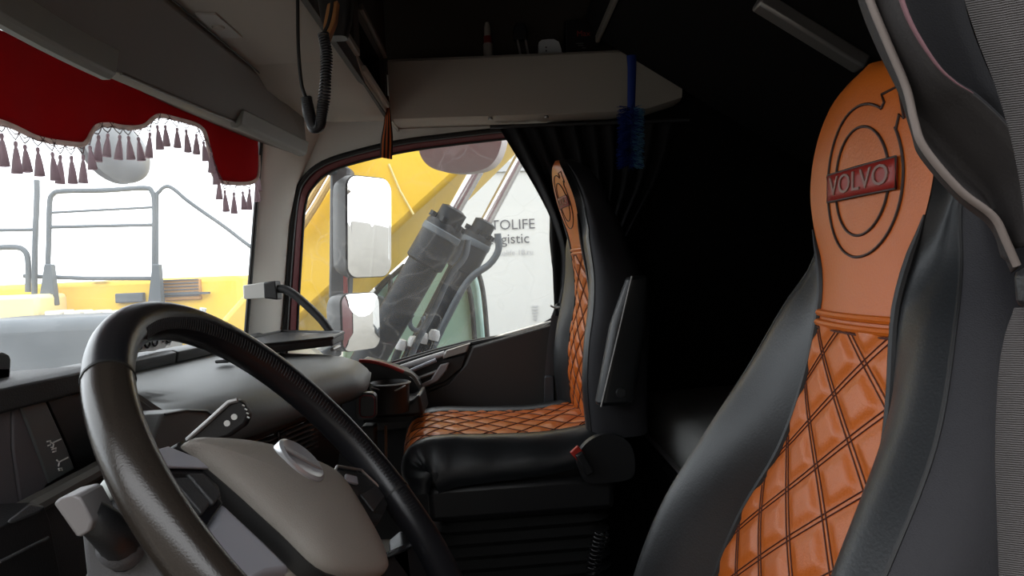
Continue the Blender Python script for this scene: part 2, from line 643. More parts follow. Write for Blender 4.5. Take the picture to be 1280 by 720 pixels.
wsg = G().grid(lambda u, v: (-0.99 + 1.98 * u, ws_y(-0.99 + 1.98 * u, 0.70 + 0.85 * v), 0.70 + 0.85 * v), 24, 6)
ws = st(wsg, 'window_1', GLASS1, 'hazy curved windscreen behind the red valance', 'windscreen')
for sgn in (1, -1):
    build(G().tube([V((sgn * 0.953, ws_y(0.953, z) - 0.004, z)) for z in [0.70 + 0.085 * k for k in range(11)]], 0.007, 8), 'edge_seal', RUBBER, ws, label='black windscreen edge seal')
st(G().box((0, 0.93, 1.76), (2.3, 0.28, 0.46)), 'wall_front', DARKTRIM, 'front wall over the windscreen', 'wall')
st(G().box((0, 0.99, 0.33), (2.3, 0.20, 0.70)), 'baseboard_front', DARKTRIM, 'dark bulkhead under the dashboard', 'bulkhead')


# A-pillars
def pillar(sgn):
    rings = []
    for k in range(9):
        z = 0.55 + 0.115 * k
        y1 = 0.748 - (z - 0.811) * 0.126
        y2 = 0.655 - (z - 0.80) * 0.125
        if z > 1.2:
            y2 -= (z - 1.2) * 0.35
        rings.append([V((sgn * 0.955, y1, z)), V((sgn * 0.985, (y1 + y2) / 2 + 0.01, z)), V((sgn * 1.04, y2 + 0.012, z)), V((sgn * 1.10, y2 + 0.012, z)), V((sgn * 1.10, y1 + 0.035, z)), V((sgn * 1.0, y1 + 0.010, z))])
    return G().loft(rings)


st(pillar(1), 'trim_2', PILLAR, 'pale front pillar between windscreen and passenger window', 'pillar', smooth=60)
st(pillar(-1), 'trim_3', PILLAR, 'pale front pillar beside the driver door opening', 'pillar', smooth=60)

# driver side: B-pillar wall and strip over the open door
wl = G().prism([V((-1.06, -1.27, 0)), V((-1.06, -0.30, 0)), V((-1.06, -0.30, 1.34)), V((-1.06, 0.70, 1.34)), V((-1.06, 0.70, 1.98)), V((-1.06, -1.27, 1.98))], (-0.06, 0, 0))
st(wl, 'wall_left', DARKTRIM, 'dark side wall behind the driver seat', 'wall')

# passenger door lining
door_poly = [(352, 520), (440, 480), (530, 450), (585, 434), (690, 405)]
pts = pxl(door_poly, 1.035)
pts = [V((1.035, 0.66, pts[0].z))] + pts[1:] + [V((1.035, -0.168, 0.14)), V((1.035, 0.66, 0.14))]
door = st(G().prism(pts, (0.024, 0, 0)), 'door_1', DASHDARK, 'dark lower lining of the passenger door', 'door', bevel=0.006)
sill = pxl([(440, 480), (530, 450), (556, 442)], 1.03)
build(G().tube(sill, 0.009, 10), 'sill_highlight', mat('sill_highlight_pale', (0.50, 0.50, 0.51), 0.4), door, label='painted highlight along the window sill')  # light caught by the sill edge, painted as a pale strip
pad = [(553, 449), (556, 439), (588, 429), (584, 440)]
build(G().prism(pxl(pad, 1.018), (0.03, 0, 0)), 'sill_pad', SATIN, door, bevel=0.004)
card = [(590, 434), (690, 406), (690, 520), (470, 540), (470, 508), (530, 492), (560, 480), (580, 458)]
build(G().prism(pxl(card, 1.020), (0.02, 0, 0)), 'trim_card', mat('door_card_grey', (0.050, 0.047, 0.046), 0.6, bump=0.3, bscale=700), door, bevel=0.006, label='charcoal door card')
rec = [(450, 484), (553, 450), (584, 442), (578, 460), (556, 478), (530, 488), (460, 506)]
build(G().prism(pxl(rec, 1.022), (0.015, 0, 0)), 'handle_recess', BLACKPL, door, bevel=0.004, label='black recessed handle bowl')
build(G().tube(pxl([(478, 478), (510, 465), (545, 450)], 1.012), 0.0065, 8), 'handle_bar', SILVER, door, label='silver bar across the handle bowl')
build(G().tube(pxl([(495, 484), (520, 474), (546, 464)], 1.014), 0.0055, 8), 'handle_bar', SATIN, door)
lever = [(508, 489), (538, 475), (550, 456), (562, 453), (558, 464), (547, 477), (515, 492)]
build(G().prism(pxl(lever, 1.006), (0.014, 0, 0)), 'door_handle', mat('handle_grey', (0.33, 0.31, 0.32), 0.4), door, bevel=0.004, label='pale grey door opener')
build(G().tube(pxl([(526, 485), (542, 477)], 1.016), 0.0045, 8), 'lock_slide', SILVER, door)

# dark B-pillar and rear side lining
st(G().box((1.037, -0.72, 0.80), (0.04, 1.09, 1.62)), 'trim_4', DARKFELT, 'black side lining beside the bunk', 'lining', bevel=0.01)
st(G().box((1.045, -0.30, 1.77), (0.03, 1.86, 0.40)), 'trim_5', DARKTRIM, 'dark upper side lining over the storage shelf', 'lining')

# header over the windscreen with the two blind housings
low = [(-0.95, 0.53), (-0.6, 0.59), (-0.293, 0.618), (-0.049, 0.620), (0.2, 0.598), (0.447, 0.567), (0.66, 0.548), (0.862, 0.530)]
rings = []
for x, y in low:
    rings.append([V((x, y, 1.310)), V((x, y - 0.012, 1.330)), V((x, 0.522, 1.418)), V((x, 0.530, 1.436)), V((x, 0.80, 1.47)), V((x, 0.80, 1.40)), V((x, y + 0.03, 1.308))])
hd = st(G().loft(rings), 'trim_6', VISORGREY, 'grey brown header panel above the red valance', 'header', smooth=40, bevel=0.004)


def lowy(x):
    return interp([(a, b) for a, b in low], x)[0]


def flap(x0, x1, dz):
    rs = []
    for k in range(7):
        x = x0 + (x1 - x0) * k / 6
        y = lowy(x)
        rs.append([V((x, y - 0.020, 1.338)), V((x, y - 0.012, 1.312 - dz * 0.8)), V((x, y - 0.002, 1.308 - dz)), V((x, y + 0.012, 1.308 - dz)), V((x, y + 0.016, 1.325))])
    return G().loft(rs)


build(flap(-0.40, -0.035, 0.018), 'blind_housing', VISORLIGHT, hd, bevel=0.003, label='lighter grey blind housing')
build(flap(0.425, 0.860, 0.010), 'blind_housing', VISORLIGHT, hd, bevel=0.003, label='lighter grey blind housing')
build(G().tube([V((x, 0.518, 1.424)) for x in (-0.9, -0.3, 0.3, 0.862)], 0.0016, 6), 'header_seam', DASHDARK, hd)
build(G().tube([V((x, lowy(x) - 0.001, 1.309)) for x in (0.0, 0.15, 0.3, 0.42)], 0.0022, 6), 'header_edge', SATIN, hd)

# overhead console above the windscreen
con = thing('overhead_console', 'beige overhead console with dark storage cubbies above the windscreen', 'console', (0, 0.30, 1.40))
end = pxl([(300, 74), (378, 140), (378, 152), (440, 152), (497, 152)], 0.9)
rs = []
for k in range(9):
    x = 0.40 + 0.52 * k / 8
    e = min(1, k / 1.5)
    zz = 1.437 - 0.035 * e
    rs.append([V((x, 0.545, zz + 0.004)), V((x, 0.42, zz)), V((x, 0.305, zz)), V((x, 0.290, zz + 0.012)), V((x, 0.290, 1.45)), V((x, 0.545, 1.46))])
build(G().loft(rs), 'underside_panel', HEADLINER, con, smooth=50, label='beige underside panel at the passenger end')
rs = []
for x in (-0.95, -0.5, 0, 0.41):
    rs.append([V((x, 0.545, 1.432)), V((x, 0.32, 1.432)), V((x, 0.300, 1.446)), V((x, 0.300, 1.47)), V((x, 0.545, 1.47))])
build(G().loft(rs), 'underside_panel', HEADLINER, con, smooth=40, label='beige underside panel over the driver')
yface = 0.292
cub = [(0.47, 0.865, 1.440, 1.565), (0.03, 0.40, 1.455, 1.60), (-0.50, -0.03, 1.455, 1.60)]
face = G().prism([V((-0.95, yface, 1.42)), V((0.92, yface, 1.405)), V((0.92, yface, 1.95)), V((-0.95, yface, 1.95))], (0, 0.012, 0), [[V((a, yface, c)), V((b, yface, c)), V((b, yface, d)), V((a, yface, d))] for a, b, c, d in cub])
build(face, 'rear_face', mat('console_brown', (0.050, 0.043, 0.038), 0.7, bump=0.2), con, label='dark brown face with cubbies')
for a, b, c, d in cub:
    g = G()
    g.box(((a + b) / 2, yface + 0.10, (c + d) / 2), (b - a, 0.004, d - c))
    g.box(((a + b) / 2, yface + 0.056, c - 0.002), (b - a, 0.088, 0.004))
    g.box(((a + b) / 2, yface + 0.056, d + 0.002), (b - a, 0.088, 0.004))
    g.box((a - 0.002, yface + 0.056, (c + d) / 2), (0.004, 0.088, d - c))
    g.box((b + 0.002, yface + 0.056, (c + d) / 2), (0.004, 0.088, d - c))
    cb = build(g, 'cubby', DARKFELT, con, label='open dark cubby')
    build(G().bar((a, yface - 0.006, d + 0.008), (b, yface - 0.006, d + 0.008), 0.012, 0.016), 'cubby_lip', mat('lip_taupe', (0.14, 0.125, 0.11), 0.55), cb, bevel=0.003)
    build(G().bar((a, yface - 0.006, c - 0.008), (b, yface - 0.006, c - 0.008), 0.012, 0.016), 'cubby_sill', HEADLINER, cb, bevel=0.003)
# reading lamp set into the underside
lp = [UZ(a, b, 1.431) for a, b in ((243, 16), (270, 16), (303, 46), (272, 46))]
lamp = build(G().prism([p + V((0, 0, -0.003)) for p in lp], (0, 0, 0.006)), 'ceiling_lamp', mat('lamp_lens', (0.42, 0.40, 0.37), 0.35), con, bevel=0.002, label='small rectangular reading lamp')
c0 = sum(lp, V()) / 4
build(G().lathe(c0 + V((0, 0, -0.006)), [(0.001, 0), (0.010, 0.0), (0.013, 0.004)], 14), 'lamp_button', HEADLINER, lamp)

# storage shelf over the passenger window
sh = thing('overhead_shelf', 'long beige storage shelf above the passenger window', 'shelf', (0.95, -0.15, 1.393))
rs = []
for y, zt, zb in ((0.285, 1.572, 1.396), (0.1, 1.573, 1.396), (-0.2, 1.575, 1.394), (-0.36, 1.576, 1.394), (-0.46, 1.578, 1.400), (-0.56, 1.56, 1.428)):
    rs.append([V((0.900, y, zb + 0.02)), V((0.898, y, zt - 0.008)), V((0.904, y, zt)), V((0.918, y, zt)), V((0.922, y, 1.552)), V((1.058, y, 1.552)), V((1.058, y, zb + 0.006)), V((0.93, y, zb)), V((0.906, y, zb + 0.006))])
build(G().loft(rs), 'shelf_body', HEADLINER, sh, smooth=35, label='beige shelf front and tray')
build(G().box((0.978, 0.282, 1.48), (0.15, 0.008, 0.17)), 'end_cap', HEADLINER, sh)
build(G().lathe(UX(613, 148, 0.915), [(0.001, -0.004), (0.006, -0.004), (0.007, 0.0), (0.004, 0.004)], 10), 'hook_peg', SATIN, sh)
build(G().lathe(UX(683, 146, 0.915), [(0.001, -0.004), (0.006, -0.004), (0.007, 0.0), (0.004, 0.004)], 10), 'hook_peg', SATIN, sh)
# ------------------------------------------------------------------ seats
BACK = [  # height, front y, half width of the orange panel, half width, bolster crest, thickness
    (0.44, -0.200, 0.150, 0.235, 0.080, 0.12), (0.56, -0.228, 0.148, 0.244, 0.078, 0.13), (0.66, -0.265, 0.136, 0.244, 0.074, 0.13),
    (0.745, -0.302, 0.104, 0.238, 0.060, 0.125), (0.82, -0.324, 0.087, 0.218, 0.034, 0.115), (0.90, -0.338, 0.075, 0.180, 0.008, 0.10),
    (0.94, -0.344, 0.084, 0.150, -0.008, 0.10), (0.98, -0.347, 0.106, 0.130, -0.014, 0.095), (1.02, -0.349, 0.118, 0.124, -0.02, 0.09),
    (1.06, -0.350, 0.108, 0.112, -0.02, 0.085), (1.095, -0.352, 0.083, 0.086, -0.018, 0.075), (1.118, -0.357, 0.052, 0.054, -0.012, 0.055),
    (1.132, -0.368, 0.010, 0.011, -0.004, 0.03)]
CUSH = crom([(0, -0.235, 0.462), (0, -0.10, 0.446), (0, 0.05, 0.449), (0, 0.15, 0.455), (0, 0.21, 0.448), (0, 0.243, 0.424), (0, 0.252, 0.385), (0, 0.246, 0.34)], 12)
PW, PH = 0.086, 0.068


def quilt(u, s, puff=0.0035):
    """how far a quilted point stands proud: zero along the double seams, full inside each diamond"""
    d = 1.0
    for sg in (1, -1):
        q = u / PW + sg * s / PH
        fr = abs(q - round(q))
        d = min(d, max(0.0, fr - 0.07) / 0.20)
    d = min(1.0, d)
    return puff * (d * d * (3 - 2 * d))


def make_seat(label, loc, rotz, dz, shear, armrest, flat=1.0):
    t = thing('truck_seat', label, 'seat', loc, rotz, 'the two front seats')

    def P(x, y, z):
        return V((x, y + shear * (z - 0.5), z + dz))

    def front(x, z, off=0.0, q=False):
        y0, c, w_, b, th = interp(BACK, z)
        k = min(1, abs(x) / max(c, 1e-4))
        y = y0 + 0.008 * (1 - k * k) + off
        if q:
            y += quilt(x, z - 0.889)
        return P(x, y, z)

    # back shell, bolsters
    def side(z, sg):
        y0, c, w_, b, th = interp(BACK, z)
        b = b * flat if b > 0 else b
        cc = max(c, 0.001)
        pts = [(cc, y0 - 0.001), (cc + (w_ - cc) * 0.30, y0 + b * 0.72 - 0.002), (cc + (w_ - cc) * 0.66, y0 + b), (w_ * 0.985 + 0.001, y0 + b * 0.62 - 0.012), (w_ + 0.006, y0 - th * 0.35), (w_ * 0.97, y0 - th * 0.8), (w_ * 0.82, y0 - th)]
        return [P(sg * p.x, p.y, z) for p in crom([V((a, b_, 0)) for a, b_ in pts], 4)]
    zs = [0.44 + (1.132 - 0.44) * k / 46 for k in range(47)]
    for sg in (1, -1):
        build(G().loft([side(z, sg)[:11] for z in zs], False), 'side_bolster', SEATBLACK, t, smooth=60, local=True, label='black leatherette bolster')
        build(G().loft([side(z, sg)[10:] for z in zs], False), 'side_panel', SEATGREY, t, smooth=60, local=True, label='dark grey cloth side panel')
        build(G().tube([side(z, sg)[10] for z in zs if z < 1.0], 0.0018, 6), 'side_seam', PIPING, t, local=True)
    shell = []
    for z in zs:
        y0, c, w_, b, th = interp(BACK, z)
        shell.append([P(w_ * 0.84 * (1 - 2 * k / 8), y0 - th - 0.012 * (1 - (1 - 2 * k / 8) ** 2), z) for k in range(9)])
    build(G().loft(shell, False), 'back_shell', BLACKPL, t, smooth=60, local=True)
    # orange panels
    zq = 0.884
    qp = build(G().grid(lambda u, v: front((2 * u - 1) * interp(BACK, 0.44 + (zq - 0.44) * v)[1], 0.44 + (zq - 0.44) * v, 0, True), 48, 130), 'quilted_panel', ORANGE, t, smooth=60, local=True, label='orange diamond-quilted back panel')
    hp = build(G().grid(lambda u, v: front((2 * u - 1) * interp(BACK, zq + (1.131 - zq) * v)[1], zq + (1.131 - zq) * v), 24, 50), 'headrest_panel', ORANGE, t, smooth=60, local=True, label='smooth orange headrest panel with ring emblem')
    cw = interp(BACK, zq)[1]
    for dz_ in (0.0, 0.010):
        build(G().tube([front(cw * (-1 + 2 * k / 12), zq + dz_, 0.001) for k in range(13)], 0.0038, 8), 'seam_roll', ORANGE, hp, local=True)
    build(G().tube([front(cw * (-1 + 2 * k / 12), zq - 0.005, 0.0008) for k in range(13)], 0.0011, 6), 'seam_thread', STITCH, hp, local=True)
    for sg in (1, -1):
        build(G().tube([front(sg * (interp(BACK, z)[1] + 0.001), z, 0.001) for z in zs if z < 0.985], lambda q_: 0.0042 * min(1, 0.25 + (1 - q_) * 12), 8), 'piping', PIPING, t, local=True)
    # double seams of the quilting
    g = G()
    for sg in (1, -1):
        for k in range(-16, 17):
            for o in (-0.045, 0.045):
                path = []
                for j in range(0, 121):
                    z = 0.445 + (zq - 0.447) * j / 120
                    c = interp(BACK, z)[1]
                    x = (k + o - sg * (z - 0.889) / PH) * PW
                    if abs(x) < c - 0.002:
                        path.append(front(x, z, 0.0006))
                    elif path:
                        if len(path) > 1:
                            g.tube(path, 0.0007, 4, caps=False)
                        path = []
                if len(path) > 1:
                    g.tube(path, 0.0007, 4, caps=False)
    build(g, 'stitching', STITCH, qp, local=True, label='dark double stitching')
    # ring emblem with arrow and red name badge
    zc, R1, R2 = 1.020, 0.070, 0.050

    def em(s_, h, off=0.0008):
        return front(-s_ - 0.012, zc + h, off)
    g = G()
    arc = [em(R1 * math.cos(math.radians(a)), R1 * math.sin(math.radians(a))) for a in range(58, 395, 6)]
    arrow = [(0.0371, 0.0594), (0.041, 0.064), (0.036, 0.072), (0.058, 0.074), (0.070, 0.044), (0.063, 0.049), (0.0594, 0.0371)]
    g.tube(arc, 0.0013, 6)
    g.tube([em(a, b) for a, b in arrow], 0.0013, 6)
    g.tube([em(R2 * math.cos(math.radians(a)), R2 * math.sin(math.radians(a))) for a in range(0, 360, 6)], 0.0013, 6, True)
    el = build(g, 'emblem_outline', EMBOSS, hp, local=True, label='dark embossed ring and arrow')
    bw, bh = 0.064, 0.0135
    build(G().grid(lambda u, v: em((2 * u - 1) * bw, (2 * v - 1) * bh, 0.0028), 12, 3), 'name_badge', BADGERED, hp, local=True, solid=0.002, label='red badge')
    build(G().tube([em(a, b, 0.0035) for a, b in ((-bw, -bh), (0, -bh), (bw, -bh), (bw, bh), (0, bh), (-bw, bh))], 0.0012, 6, True), 'badge_border', EMBOSS, hp, local=True)
    build(text_geo('VOLVO', 0.0285, lambda x, y, z: em(x * 1.18, y * 0.92, 0.0045 + z), depth=0.0006), 'badge_lettering', BADGEGREY, hp, local=True, smooth=0)

    # cushion
    def cush(k, x, nrm):
        p = CUSH[k]
        a, b = CUSH[max(0, k - 1)], CUSH[min(len(CUSH) - 1, k + 1)]
        d = (b - a).normalized()
        n = V((0, -d.z, d.y))
        q = p + n * nrm
        return V((x, q.y, q.z + dz))
    N = len(CUSH) - 1
    S = [0.0]
    for i in range(N):
        S.append(S[-1] + (CUSH[i + 1] - CUSH[i]).length)

    def cc(k):
        return 0.150 + 0.012 * math.sin(PI * k / N)

    def cpt(u, v):
        k = min(N, int(round(v * N)))
        x = (2 * u - 1) * cc(k)
        wr = 0.004 * math.sin(40 * x + 30 * S[k]) * max(0, 1 - S[k] / 0.22)
        return cush(k, x, 0.004 * (1 - (2 * u - 1) ** 2) + quilt(x, S[k] * 0.85, 0.004) + wr)
    cp = build(G().grid(cpt, 60, N), 'quilted_cushion', ORANGE, t, smooth=60, local=True, label='orange diamond-quilted cushion panel')
    for sg in (1, -1):
        rs = []
        for k in range(0, N + 1, 3):
            c = cc(k)
            wob = 0.004 * math.sin(k * 0.55 + sg)
            dr = 0.55 + 0.45 * min(1.0, k / (N * 0.5)) - 0.55 * max(0.0, (k / N - 0.62) / 0.38)
            prof = [(c, 0.0), (c + 0.025, 0.008), (c + 0.05, 0.006), (0.232, -0.014 * dr + wob), (0.250 + wob, -0.05 * dr), (0.256, -0.085 * dr - wob), (0.250, -0.112 * dr)]
            rs.append([cush(k, sg * p.x, p.y) for p in crom([V((a, b, 0)) for a, b in prof], 4)])
        build(G().loft(rs, False), 'cushion_bolster', SEATBLACK, t, smooth=60, local=True)
        build(G().tube([cush(k, sg * cc(k), 0.001) for k in range(0, N + 1, 2)], 0.0032, 6), 'cushion_piping', PIPING, t, local=True)
    g = G()
    for sg in (1, -1):
        for k0 in range(-14, 24):
            path = []
            for k in range(N + 1):
                x = (k0 - sg * S[k] * 0.85 / PH) * PW
                if abs(x) < cc(k) - 0.002:
                    path.append(cush(k, x, 0.0012 + 0.004 * (1 - (x / cc(k)) ** 2) + 0.004 * math.sin(40 * x + 30 * S[k]) * max(0, 1 - S[k] / 0.22)))
            if len(path) > 1:
                g.tube(path, 0.0011, 4, caps=False)
    build(g, 'stitching', STITCH, cp, local=True, label='dark stitching')
    build(G().loft([[V((x, -0.22, z + dz)) for x, z in rrect(0, 0.39, 0.46, 0.09, 0.02)], [V((x, 0.20, z + dz)) for x, z in rrect(0, 0.385, 0.46, 0.08, 0.02)]]), 'seat_pan', BLACKPL, t, local=True, smooth=40)
    # plinth: rails, suspension bellows
    build(G().box((0, -0.02, 0.31 + dz), (0.47, 0.44, 0.085)), 'side_cover', BLACKPL, t, local=True, bevel=0.015)
    build(G().box((0, -0.02, 0.05), (0.44, 0.46, 0.10)), 'base_plate', BLACKPL, t, local=True, bevel=0.01)
    rs = []
    z0, z1, npl = 0.10, 0.27 + dz, 9
    for k in range(npl * 2 + 1):
        z = z0 + (z1 - z0) * k / (npl * 2)
        e = 0.0 if k % 2 else 0.018
        rs.append([V((x, y, z)) for x, y in rrect(0, -0.02, 0.40 + 2 * e, 0.40 + 2 * e, 0.05)])
    build(G().loft(rs), 'bellows', RUBBER, t, local=True, smooth=20, label='black pleated suspension bellows')
    sg = -1 if armrest else 1
    xs = sg * 0.258
    arc = [(-0.150, 0.380), (-0.145, 0.41), (-0.165, 0.440), (-0.20, 0.458), (-0.24, 0.456), (-0.272, 0.430), (-0.280, 0.38), (-0.262, 0.350), (-0.17, 0.350)]
    rc = build(G().prism([V((xs, p_.x, p_.y + dz)) for p_ in crom([V((a, b, 0)) for a, b in arc], 4, True)], (sg * 0.022, 0, 0)), 'recliner_cover', BLACKPL, t, local=True, bevel=0.006, label='rounded black recliner cover')
    st_ = build(G().bar(V((xs + sg * 0.03, -0.17, 0.375 + dz)), V((xs + sg * 0.03, -0.145, 0.425 + dz)), 0.02, 0.032, up=(1, 0, 0)), 'belt_buckle', BLACKPL, t, local=True, bevel=0.004)
    build(G().bar(V((xs + sg * 0.030, -0.152, 0.413 + dz)), V((xs + sg * 0.030, -0.136, 0.433 + dz)), 0.024, 0.012, up=(1, 0, 0)), 'release_button', BUCKLERED, st_, local=True, bevel=0.002, label='red release button')
    if armrest:
        a, b = V((xs - 0.030, -0.300, 0.822 + dz)), V((xs - 0.030, -0.232, 0.53 + dz))
        ar = build(G().loft([[a.lerp(b, k / 8) + V((u * 1.0, v_ * (0.55 + 0.45 * min(1, k / 3)), 0)) for u, v_ in rrect(0, 0, 0.052, 0.085, 0.02)] for k in range(9)]), 'armrest', SEATBLACK, t, local=True, smooth=50, bevel=0.012, label='folded black armrest')
        build(G().tube([a + V((-0.027, 0.02, 0)), b + V((-0.027, 0.035, 0.0))], 0.002, 6), 'armrest_seam', SATIN, ar, local=True)
        build(G().lathe(b + V((-0.030, -0.012, 0.03)), [(0.001, -0.002), (0.010, -0.002), (0.012, 0.004)], 14, (1, 0, 0)), 'pivot_cap', DASHDARK, ar, local=True)
    return t


driver = make_seat('orange and black driver seat nearest the camera, right of the steering wheel', (-0.587, 0, 0), 0.0, 0.0, 0.0, False)
passenger = make_seat('orange and black passenger seat beside the far door window', (0.70, 0.0, 0), math.radians(5), 0.106, 0.30, True, 0.42)
# ------------------------------------------------------------------ dashboard
dash = thing('dashboard', 'grey truck dashboard with dark instrument display under the windscreen', 'dashboard', (0, 0.6, 0.0))
LIP = [(-0.36, 0.515), (-0.20, 0.540), (-0.10, 0.525), (0.0, 0.489), (0.098, 0.440), (0.20, 0.408), (0.308, 0.382), (0.40, 0.345), (0.474, 0.320), (0.60, 0.326), (0.74, 0.345)]
rs = []
for k in range(45):
    x = -0.34 + 1.08 * k / 44
    l = interp(LIP, x)[0]
    e = max(0.0, (x - 0.68) / 0.06) * 0.02
    yb = ws_y(x, 0.76) - 0.012
    rs.append([V((x, yb, 0.772)), V((x, 0.80, 0.776)), V((x, 0.74, 0.776 - e)), V((x, 0.62, 0.768 - e)), V((x, l + 0.13, 0.757 - e)), V((x, l + 0.07, 0.748 - e)), V((x, l + 0.032, 0.735 - e)), V((x, l + 0.010, 0.716 - e)), V((x, l, 0.694)), V((x, l + 0.004, 0.676)), V((x, l + 0.016, 0.668)), V((x, l + 0.06, 0.664)), V((x, yb, 0.66))])
top = build(G().loft(rs), 'top_panel', DASHGREY, dash, smooth=60, label='soft grey dash top with rounded lip')
# dark ledge strip under the windscreen, in two lengths
for px0, px1 in ((-75, 131), (133, 221), (223, 330)):
    def lin(px):
        return 487 - 0.2115 * px
    Z = 0.80
    if px0 < 100:
        a, b = UY(px0, lin(px0), 0.50), UY(px1, lin(px1), 0.50)
        depth = 0.26
    else:
        a, b = UZ(px0, lin(px0), Z), UZ(px1, lin(px1), Z)
        depth = 0.14
    g = G()
    ring = []
    for p in (a, b):
        dy = min(depth, ws_y(p.x, p.z) - 0.02 - p.y)
        ring.append([p, p + V((0, 0.012, 0.004)), p + V((0, dy, -0.004)), p + V((0, dy, -0.05)), p + V((0, 0.03, -0.032)), p + V((0, 0.004, -0.024))])
    build(g.loft(ring), 'ledge_strip', DASHDARK, dash, bevel=0.002, label='dark ledge along the windscreen base')

# instrument binnacle
YC = 0.515


def face_poly(pts, y, th=0.012):
    return G().prism([UY(a, b, y) for a, b in pts], (0, th, 0))


bin_ = build(face_poly([(-90, 505), (0, 500), (55, 488), (140, 470), (215, 520), (190, 570), (60, 640), (-90, 720)], 0.530, 0.10), 'instrument_binnacle', BLACKPL, dash, bevel=0.004, label='black instrument binnacle')
build(face_poly([(-80, 512), (14, 506), (14, 560), (25, 640), (8, 655), (-80, 705)], 0.516), 'glare_facet', GLAREMAUVE, bin_, bevel=0.002)  # facets of light reflected by the display, modelled as coloured panels
build(face_poly([(17, 505), (22, 503), (44, 560), (61, 604), (50, 618), (27, 634), (17, 560)], 0.516), 'glare_facet', GLAREMAUVE, bin_, bevel=0.002)
lit = build(face_poly([(24, 502), (54, 494), (84, 560), (94, 586), (62, 605), (46, 560)], 0.514), 'gauge_panel', SCREENLIT, bin_, bevel=0.002, label='gauge panel with symbols, grey glare painted on')  # display glare painted in as a lighter grey
build(face_poly([(56, 493), (138, 472), (205, 521), (187, 560), (97, 586), (86, 560)], 0.516), 'display_screen', SCREEN, bin_, bevel=0.001, label='black instrument display')
g = G()
for pts in ([(59, 552), (63, 551), (63, 556), (60, 557)], [(64, 553), (67, 555), (66, 560), (64, 559)], [(67, 553), (76, 549)], [(65, 562), (70, 560), (70, 564), (66, 565)], [(71, 575), (74, 578), (73, 583)], [(75, 577), (85, 572)], [(73, 586), (77, 585), (78, 588), (74, 588)]):
    g.tube([UY(a, b, 0.5125) for a, b in pts], 0.0009, 5)
build(g, 'gauge_symbols', WHITEICON, lit, label='small white gauge symbols')
build(G().tube(crom([UY(a, b, 0.490) for a, b in ((-60, 695), (10, 650), (60, 622), (100, 600), (140, 580), (185, 572))], 5), 0.011, 10), 'binnacle_rim', mat('rim_olive_grey', (0.10, 0.097, 0.088), 0.5), bin_, label='olive grey lower rim')
wing = [(204, 517), (232, 511), (262, 512), (270, 520), (240, 551), (215, 565), (185, 567)]
build(face_poly(wing, 0.455, 0.07), 'hood_wing', DASHGREY, dash, bevel=0.010, bseg=3, label='rounded grey end of the instrument hood')
build(G().tube([UY(a, b, 0.453) for a, b in ((206, 518), (232, 513), (258, 514), (267, 521))], 0.0016, 6), 'wing_seam', BLACKPL, dash)

# lower fascia beside the column and knee panels
build(G().prism([UY(a, b, 0.50) for a, b in ((-60, 700), (8, 660), (62, 625), (100, 606), (190, 578), (260, 600), (330, 640), (330, 760), (-60, 800))], (0, 0.08, 0)), 'knee_panel', DASHDARK, dash, bevel=0.006)
build(G().prism([UY(a, b, 0.455) for a, b in ((-40, 680), (8, 655), (38, 628), (55, 632), (62, 650), (78, 730), (-40, 760))], (0, 0.05, 0)), 'knee_panel', BLACKPL, dash, bevel=0.008)
build(G().loft([[UY(a, b, y) for a, b in ((8, 652), (38, 629), (56, 633), (48, 641), (14, 655))] for y in (0.448, 0.46)]), 'switch_paddle', COLUMN, dash, bevel=0.002)
build(G().tube([UY(a, b, 0.45) for a, b in ((0, 702), (60, 672))], 0.0015, 6), 'panel_seam', COLUMN, dash)
build(G().box((0.10, 0.62, 0.42), (1.25, 0.20, 0.50)), 'lower_body', DASHDARK, dash, bevel=0.02, label='dark lower dash body')

# centre stack under the lip
stack = build(G().loft([[V((x, interp(LIP, x)[0] + 0.035 + dy, z)) for z, dy in ((0.670, 0.0), (0.60, 0.004), (0.50, 0.02), (0.42, 0.05))] + [V((x, interp(LIP, x)[0] + 0.16, 0.42)), V((x, interp(LIP, x)[0] + 0.16, 0.670))] for x in [-0.16 + 0.60 * k / 14 for k in range(15)]]), 'centre_stack', BLACKPL, dash, smooth=40, label='black centre stack')


def stk(x, z, off=0.0):
    return V((x, interp(LIP, x)[0] + 0.035 - off, z))


for x0, x1, z0, z1 in ((0.05, 0.185, 0.585, 0.655), (0.20, 0.335, 0.585, 0.655)):
    vf = build(G().loft([[stk(x0, z0, 0.004), stk(x1, z0, 0.004), stk(x1, z1, 0.004), stk(x0, z1, 0.004)], [stk(x0, z0, -0.004), stk(x1, z0, -0.004), stk(x1, z1, -0.004), stk(x0, z1, -0.004)]]), 'air_vent', GLOSSBLK, stack, bevel=0.003, label='black air vent')
for x0, x1, z0, z1 in ((0.05, 0.185, 0.585, 0.655), (0.20, 0.335, 0.585, 0.655)):
    for k in range(6):
        z = z0 + 0.008 + (z1 - z0 - 0.016) * k / 5
        build(G().bar(stk(x0 + 0.006, z, 0.010), stk(x1 - 0.006, z, 0.010), 0.010, 0.003), 'vent_slat', DASHDARK, stack)
for x in (0.02, 0.06):
    build(G().lathe(stk(x, 0.56, 0.0), [(0.009, 0.0), (0.009, 0.008), (0.007, 0.010), (0.001, 0.010)], 14, (0, -1, 0)), 'dash_button', DASHDARK, stack)
